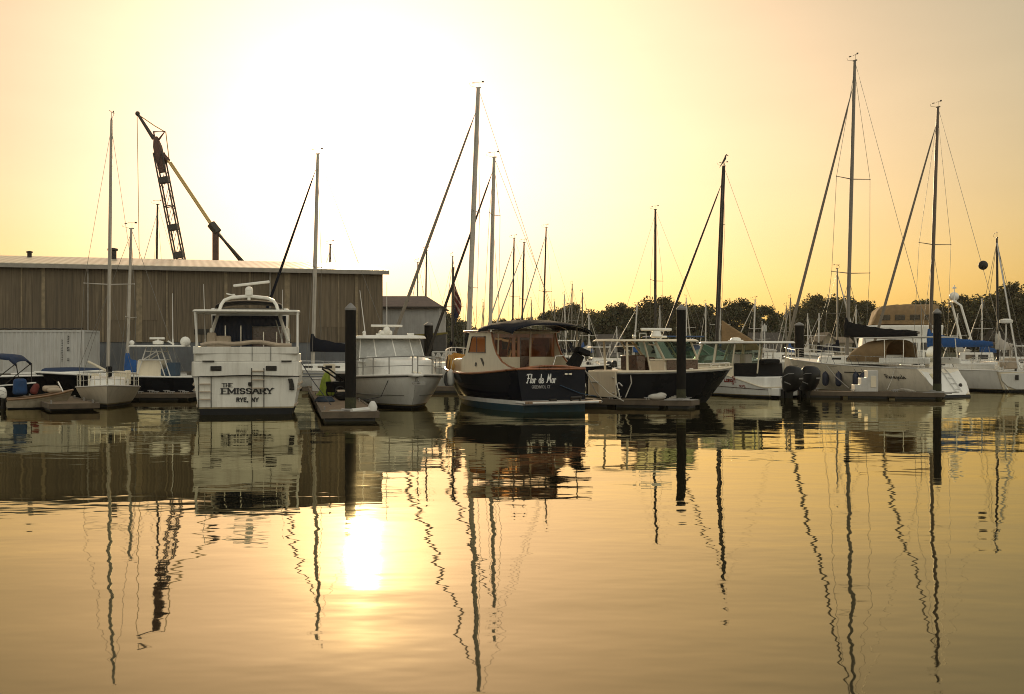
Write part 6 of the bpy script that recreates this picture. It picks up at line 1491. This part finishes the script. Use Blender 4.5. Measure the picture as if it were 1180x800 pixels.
def small_boat(name, label, px, Y, hd, L, cabin=0, hull=None, top=None, motors=1, group=None, fb=(.95, 1.3), cat="motorboat"):
    rz = R(hd); t = thing(name, label, cat, anchor(px, Y, L / 2, 0, rz), rz, group)
    H = Hull(L, L * .34, fb, tw=.9, draft=.4, rake=L * .14, e0=.16, e1=.75)
    H.mesh([(.02, 1), (.08, 1), (9, 0)], nt=18, nz=5).build("hull", [hull or W_, BOOT], t); H.deck().build("deck", W_, t); H.edge(.05, 0, n=16).build("gunwale", W_, t)
    w_ = L * .13
    if cabin:
        mb = MB(); shell(mb, rrect(L * .35, L * .72, -w_, w_, .1, 4, rf=w_ * .7), fb[0], fb[0] + cabin, top_in=.18); c = mb.build("cabin", W_, t, bevel=.05)
        mb = MB()
        for s in (1, -1):
            for k in range(2): mb.box((L * (.44 + .13 * k), s * (w_ - .08), fb[0] + cabin * .68), (L * .1, .08, cabin * .32))
        mb.box((L * .70, 0, fb[0] + cabin * .68), (.1, w_ * 1.3, cabin * .3)); mb.build("window", GLASS, c, bevel=.02)
    else:
        mb = MB(); shell(mb, rrect(L * .42, L * .55, -w_ * .6, w_ * .6, .08), fb[0], fb[0] + .8, top_in=.08); mb.build("console", W_, t, bevel=.03)
        mb = MB(); mb.box((L * .36, 0, fb[0] + .3), (.4, w_ * 1.2, .6)); mb.build("seat", SEAT, t, bevel=.05)
    if top is not None:
        mb = MB(); z = fb[0] + 1.95; shell(mb, rrect(L * .25, L * .6, -w_ * 1.1, w_ * 1.1, .15), z, z + .08, top_in=.06); mb.build("hardtop", top, t, bevel=.03)
        mb = MB()
        for s in (1, -1):
            for x in (.3, .56): mb.tube([(L * x, s * w_ * .9, fb[0]), (L * (x + .0), s * w_, z)], .035, 6)
        mb.build("top_frame", WHITEM, t)
    for k in range(motors): outboard(t, -.1, (k - (motors - 1) / 2) * .7, .3, .95, -.15 if k else .0)
    H.rail(.35, .6, .97, 3, .06, .02, False).build("bow_rail", STEEL, t)
    return t
G2 = "small motorboats in the background of the marina"
small_boat("blue_runabout", "dark blue hulled motorboat with white top behind the wooden motorboat's stern", 652, 84, 20, 7, .9, NAVY2, W_, 1, G2, (1.3, 1.5))
small_boat("open_motorboat", "white open motorboat with twin engines directly left of the cream transom", 678, 92, 80, 6.0, 0, None, None, 2, G2)
small_boat("open_motorboat", "white open motorboat with cover-less engine just right of the twin-engine one", 694, 95, 95, 5.8, 0, None, None, 1, G2)
small_boat("open_motorboat", "small white cabin motorboat framed under the left end of the cream hardtop", 708, 104, 85, 6.5, .9, None, None, 1, G2)
small_boat("open_motorboat", "farther white motorboat with a hardtop above the row of small boats", 689, 118, 100, 7.0, .9, None, W_, 0, G2)
small_boat("open_motorboat", "cream motorboat with hardtop seen under the middle of the cream hardtop", 722, 100, 110, 6.0, 0, CREAM, CREAM, 1, G2)
small_boat("open_motorboat", "white motorboat with cabin seen through the twin outboard boat's windows", 884, 92, 60, 6.5, .9, None, None, 1, G2)
small_boat("open_motorboat", "white cabin boat behind the twin outboard boat's open stern", 898, 97, 40, 7.5, 1.2, None, None, 0, G2, (1.2, 1.6))
small_boat("open_motorboat", "white boat with long cabin left of the beige sloop's bow rail", 942, 92, 175, 8.5, 1.0, None, None, 0, G2, (1.4, 1.7))
small_boat("open_motorboat", "motorboat partly hidden at the right edge behind the white transom", 1172, 95, 160, 8, 1.1, None, W_, 0, G2)
small_boat("open_motorboat", "white motorboat behind the blue sail cover's outer end", 1128, 100, 150, 8, 1.2, None, None, 0, G2, (1.2, 1.5))
small_boat("open_motorboat", "grey covered motorboat behind the pale building's right corner", 512, 100, 100, 7, 1.0, NAVY2, None, 0, G2, (1.2, 1.5))
small_boat("open_motorboat", "white motorboat in the gap left of the wooden motorboat's wheelhouse", 530, 90, 110, 7, 1.0, None, None, 0, G2)

# white board on posts on the far shore, cottages
t = thing("notice_board", "small white board on a post before the trees right of the bird-topped mast", "sign", (wx(881, 215), 215, 0), 0)
mb = MB(); mb.tube([(0, 0, -.5), (0, 0, wz(373, 215))], .14, 8); mb.build("post", WHITEM, t); mb = MB(); mb.span((-.4, -.15, wz(382, 215)), (.4, -.05, wz(375, 215))); mb.build("board", WB, t)
def cottage(label, px0, px1, Y, eave, ridge, wall, roofm, gable=True):
    g = .8; x0, x1 = wx(px0, Y), wx(px1, Y); Wd = x1 - x0
    t = thing("cottage", label, "house", (x0, Y, g), 0)
    e, r_ = wz(eave, Y) - g, wz(ridge, Y) - g
    mb = MB()
    if gable: mb.prism([(0, -.6), (Wd, -.6), (Wd, e), (Wd / 2, r_), (0, e)], 0, 9, 'y')
    else: mb.span((0, 0, -.6), (Wd, 7, e))
    mb.build("wall", wall, t, flat=True)
    mb = MB(); o = .4
    if gable:
        sl = (r_ - e) / (Wd / 2)
        for s in (1, -1):
            c = Wd / 2; mb.prism([(c, r_ + .02), (c - s * (c + o), e - o * sl), (c - s * (c + o), e - o * sl + .25), (c, r_ + .3)], -o, 9 + o, 'y')
    else:
        mb.prism([(-o, e), (3.5, r_), (7 + o, e)], -o, Wd + o, 'x'); 
    mb.build("roof", roofm, t, flat=True)
    for k in range(2 if gable else 4):
        x = Wd * (.36 + .28 * k) if gable else Wd * (.15 + .23 * k)
        mb = MB(); mb.span((x - .4, -.08, e * .38), (x + .4, .0, e * .80)); w_ = mb.build("window", GLASS, t)
        mb = MB(); mb.tube([(x - .45, -.1, e * .36), (x + .45, -.1, e * .36), (x + .45, -.1, e * .82), (x - .45, -.1, e * .82)], .06, 4, closed=True); mb.build("frame", WHITEM, w_)
    return t
RFD = mat("roof_dark", (.05, .042, .036), .9, var=.3); RFT = mat("roof_tan", (.22, .17, .12), .9, var=.25)
cottage("small tan cottage with a steep gable and pale trim on the far shore", 948, 962, 236, 392, 384.5, mat("wall_tan", (.26, .22, .15), .85, var=.15), RFT)
cottage("long low tan roofed house on the shore just behind the gabled cottage", 940, 982, 246, 395, 388, mat("wall_tan", (.26, .22, .15), .85, var=.15), RFT, False)
cottage("dark shingled boathouse among the trees right of the bird-topped mast", 868, 902, 242, 393, 383, mat("wall_dark", (.07, .06, .05), .85, var=.2), RFD, False)
cottage("dark roofed house on the shore at the right edge", 1150, 1200, 240, 392, 380, mat("wall_dark", (.07, .06, .05), .85, var=.2), RFD, False)
cottage("dark house on the shore left of the leaning white mast by the awning tip", 690, 716, 240, 393, 385, mat("wall_grey", (.16, .15, .14), .85, var=.2), RFD, False)

# ================================================================== trees
def leaf_material(name, base):
    m = bpy.data.materials.new(name); m.use_nodes = True
    nt = m.node_tree; N = nt.nodes; L = nt.links; b = N["Principled BSDF"]; b.inputs["Roughness"].default_value = .6
    tc = N.new("ShaderNodeTexCoord"); nz = N.new("ShaderNodeTexNoise"); nz.inputs["Scale"].default_value = .9; nz.inputs["Detail"].default_value = 4; L.new(tc.outputs["Object"], nz.inputs["Vector"])
    cr = N.new("ShaderNodeValToRGB"); cr.color_ramp.elements[0].position = .3; cr.color_ramp.elements[1].position = .72
    cr.color_ramp.elements[0].color = (base[0] * .55, base[1] * .6, base[2] * .6, 1); cr.color_ramp.elements[1].color = (base[0] * 1.5, base[1] * 1.35, base[2] * 1.1, 1)
    L.new(nz.outputs["Fac"], cr.inputs["Fac"]); L.new(cr.outputs["Color"], b.inputs["Base Color"])
    tr = N.new("ShaderNodeBsdfTranslucent"); mx = N.new("ShaderNodeMixShader"); mx.inputs["Fac"].default_value = .3
    sc_ = N.new("ShaderNodeVectorMath"); sc_.operation = 'MULTIPLY'; sc_.inputs[1].default_value = (1.5, 1.2, .5); L.new(cr.outputs["Color"], sc_.inputs[0]); L.new(sc_.outputs["Vector"], tr.inputs["Color"])
    L.new(b.outputs["BSDF"], mx.inputs[1]); L.new(tr.outputs["BSDF"], mx.inputs[2]); L.new(mx.outputs["Shader"], N["Material Output"].inputs["Surface"])
    return m
LEAF = [leaf_material("leaf_dark", (.034, .044, .017)), leaf_material("leaf_olive", (.048, .050, .018)), leaf_material("leaf_green", (.036, .055, .020))]
BARK = mat("bark", (.05, .038, .028), .9, var=.4, vscale=3, bump=.03)
def tree_mesh(seed, h, w_, shape):
    rnd = random.Random(seed)
    clumps = []
    for _ in range(int(78 * shape)):
        while True:
            p = Vector((rnd.uniform(-1, 1), rnd.uniform(-1, 1), rnd.uniform(-1, 1)))
            if .25 < p.length < 1: break
        p = p * (.62 + .38 * rnd.random()) / max(p.length, .55) if rnd.random() < .5 else p
        z = h * (.56 + .40 * p.z); k = 1 - .25 * max(0, p.z) ** 2 - .1 * (p.z < -.5)
        clumps.append((Vector((p.x * w_ / 2 * k, p.y * w_ / 2 * k, z)), rnd.uniform(.6, 1.5) * w_ / 11))
    mb = MB()
    vs, fs = [], []
    for c, r_ in clumps:
        for _ in range(int(125 * min(1.3, r_))):
            d = Vector((rnd.gauss(0, 1), rnd.gauss(0, 1), rnd.gauss(0, .8)));  d = d / max(d.length, .1) * r_ * 1.25 * rnd.random() ** .45
            p = c + d; s = rnd.uniform(.18, .42)
            a = Vector((rnd.gauss(0, 1), rnd.gauss(0, 1), rnd.gauss(0, 1))).normalized(); b_ = a.orthogonal().normalized()
            q = a.cross(b_); o = len(vs)
            vs += [p + b_ * s, p + q * s * .7, p - b_ * s, p - q * s * .6 + a * s * .3]; fs.append((o, o + 1, o + 2, o + 3))
    mb.add(vs, fs)
    tk = MB(); r0 = h * .028
    tk.tube([(0, 0, -.8), (.1, 0, h * .15), (-.1, .1, h * .35), (.1, 0, h * .6)], [r0 * 1.3, r0, r0 * .8, r0 * .4], 9)
    for k in range(7):
        an = k * 2.4 + seed; z = h * (.25 + .06 * k); l = w_ * rnd.uniform(.25, .42)
        tk.tube([(0, 0, z), (l * .5 * math.cos(an), l * .5 * math.sin(an), z + h * .1), (l * math.cos(an), l * math.sin(an), z + h * .22)], [r0 * .5, r0 * .35, r0 * .12], 6)
    return mb, tk
def make_tree(seed, h, w_, shape, k):
    t = thing("tree", "", "tree")
    c, tk = tree_mesh(seed, h, w_, shape)
    o = c.build("crown", LEAF[k], t, flat=True); tk.build("trunk", BARK, t)
    return t
PROTO = [(11, 16, 13, 1.0), (12, 15, 15, 1.15), (13, 17, 11, .9), (14, 13, 13, 1.0), (15, 16, 14, 1.1)]
protos = [make_tree(*p, k=i % 3) for i, p in enumerate(PROTO)]; used = [False] * 5
TR = [ # px, Y, top py, proto, label
 (512, 262, 363, 3, "low tree just right of the pale building"),
 (535, 285, 372, 1, "low tree between the ensign and the tallest central mast"),
 (578, 290, 367, 0, "low tree right of the second tall central mast"),
 (605, 300, 366, 4, "low rounded tree behind the highest part of the navy awning"),
 (634, 280, 358, 2, "rounded tree behind the row of thin masts over the awning"),
 (661, 272, 353, 1, "tree with a bright ragged top above the awning's right part"),
 (684, 292, 362, 3, "lower tree in the dip right of the awning tip"),
 (712, 262, 349, 0, "broad dark tree left of the black mast with wide spreaders"),
 (737, 300, 364, 2, "lower tree in the notch left of the black mast with wide spreaders"),
 (762, 266, 345, 1, "broad tall tree just right of the black mast with wide spreaders"),
 (788, 285, 350, 4, "tree behind the top of the middle black pile"),
 (808, 278, 355, 3, "dense tree between the middle pile and the bird-topped mast"),
 (849, 262, 344, 0, "tall tree just right of the bird-topped mast"),
 (880, 268, 352, 2, "steep-sided tree above the notice board"),
 (898, 310, 368, 3, "lowest tree in the gap left of the beige sloop's furled jib"),
 (917, 282, 360, 4, "low tree behind the far black pile"),
 (944, 262, 343, 1, "wide tree behind the gabled cottage"),
 (968, 285, 342, 0, "tall tree directly left of the beige sloop's mast"),
 (995, 272, 347, 4, "rounded tree directly right of the beige sloop's mast"),
 (1020, 300, 361, 3, "low tree behind the left end of the tan canvas enclosure"),
 (1066, 292, 345, 2, "tree rising above the tan canvas enclosure beside the bronze mast"),
 (1110, 262, 343, 1, "broad dark tree right of the flybridge yacht's radar dome"),
 (1138, 285, 356, 3, "lower tree left of the right edge boat's mast"),
 (1157, 250, 333, 0, "tall tree just right of the right edge boat's mast"),
 (1182, 245, 326, 4, "tallest tree, cut by the right edge of the photo"),
 (1205, 240, 330, 1, "tree beyond the right edge with only its left side in view"),
]
GT = "trees on the far shore"
for i, (px, Y, top, k, lab) in enumerate(TR):
    h = (wz(top, Y) - 1.2); s = h / PROTO[k][1] * 1.03
    sx = s * random.Random(i).uniform(1.0, 1.2)
    if not used[k]:
        used[k] = True; t = protos[k]; t.location = (wx(px, Y), Y, 1.2); t.rotation_euler = (0, 0, i * 1.3); t["label"] = lab; t["group"] = GT; t.scale = (sx, sx, s)
    else: dup(protos[k], (wx(px, Y), Y, 1.2), i * 1.3, lab, GT, (sx, sx, s))
# undergrowth and far wood behind the individual trees: nobody could count it
rnd = random.Random(5); vs, fs = [], []
for _ in range(30000):
    x = rnd.uniform(-30, 190); y = rnd.uniform(250, 330)
    h = 6.5 + 1.8 * math.sin(x * .11) + 1.2 * math.sin(x * .31 + 1)
    p = Vector((x, y, 1.0 + h * rnd.random() ** .6)); s = rnd.uniform(.3, .7)
    a = Vector((rnd.gauss(0, 1), rnd.gauss(0, 1), rnd.gauss(0, 1))).normalized(); b_ = a.orthogonal().normalized(); q = a.cross(b_); o = len(vs)
    vs += [p + b_ * s, p + q * s * .7, p - b_ * s, p - q * s * .6]; fs.append((o, o + 1, o + 2, o + 3))
mb = MB(); mb.add(vs, fs); o = mb.build("undergrowth", LEAF[0], None, flat=True); o["kind"] = "stuff"; o["label"] = "dark undergrowth and far wood behind the shore trees"; o["category"] = "undergrowth"

# ================================================================== morning haze over the harbour
if HAZE:
    m = bpy.data.materials.new("haze"); m.use_nodes = True; N = m.node_tree.nodes
    N.remove(N["Principled BSDF"]); v = N.new("ShaderNodeVolumePrincipled"); v.inputs["Color"].default_value = (.92, .88, .8, 1); v.inputs["Density"].default_value = HAZE; v.inputs["Anisotropy"].default_value = .35
    m.node_tree.links.new(v.outputs["Volume"], N["Material Output"].inputs["Volume"])
    mb = MB(); mb.span((-950, -250, -4), (950, 1250, 40)); o = mb.build("haze", m, None, flat=True); o["kind"] = "stuff"; o["label"] = "thin morning haze over the harbour"; o["category"] = "haze"
    cy.volume_bounces = 1
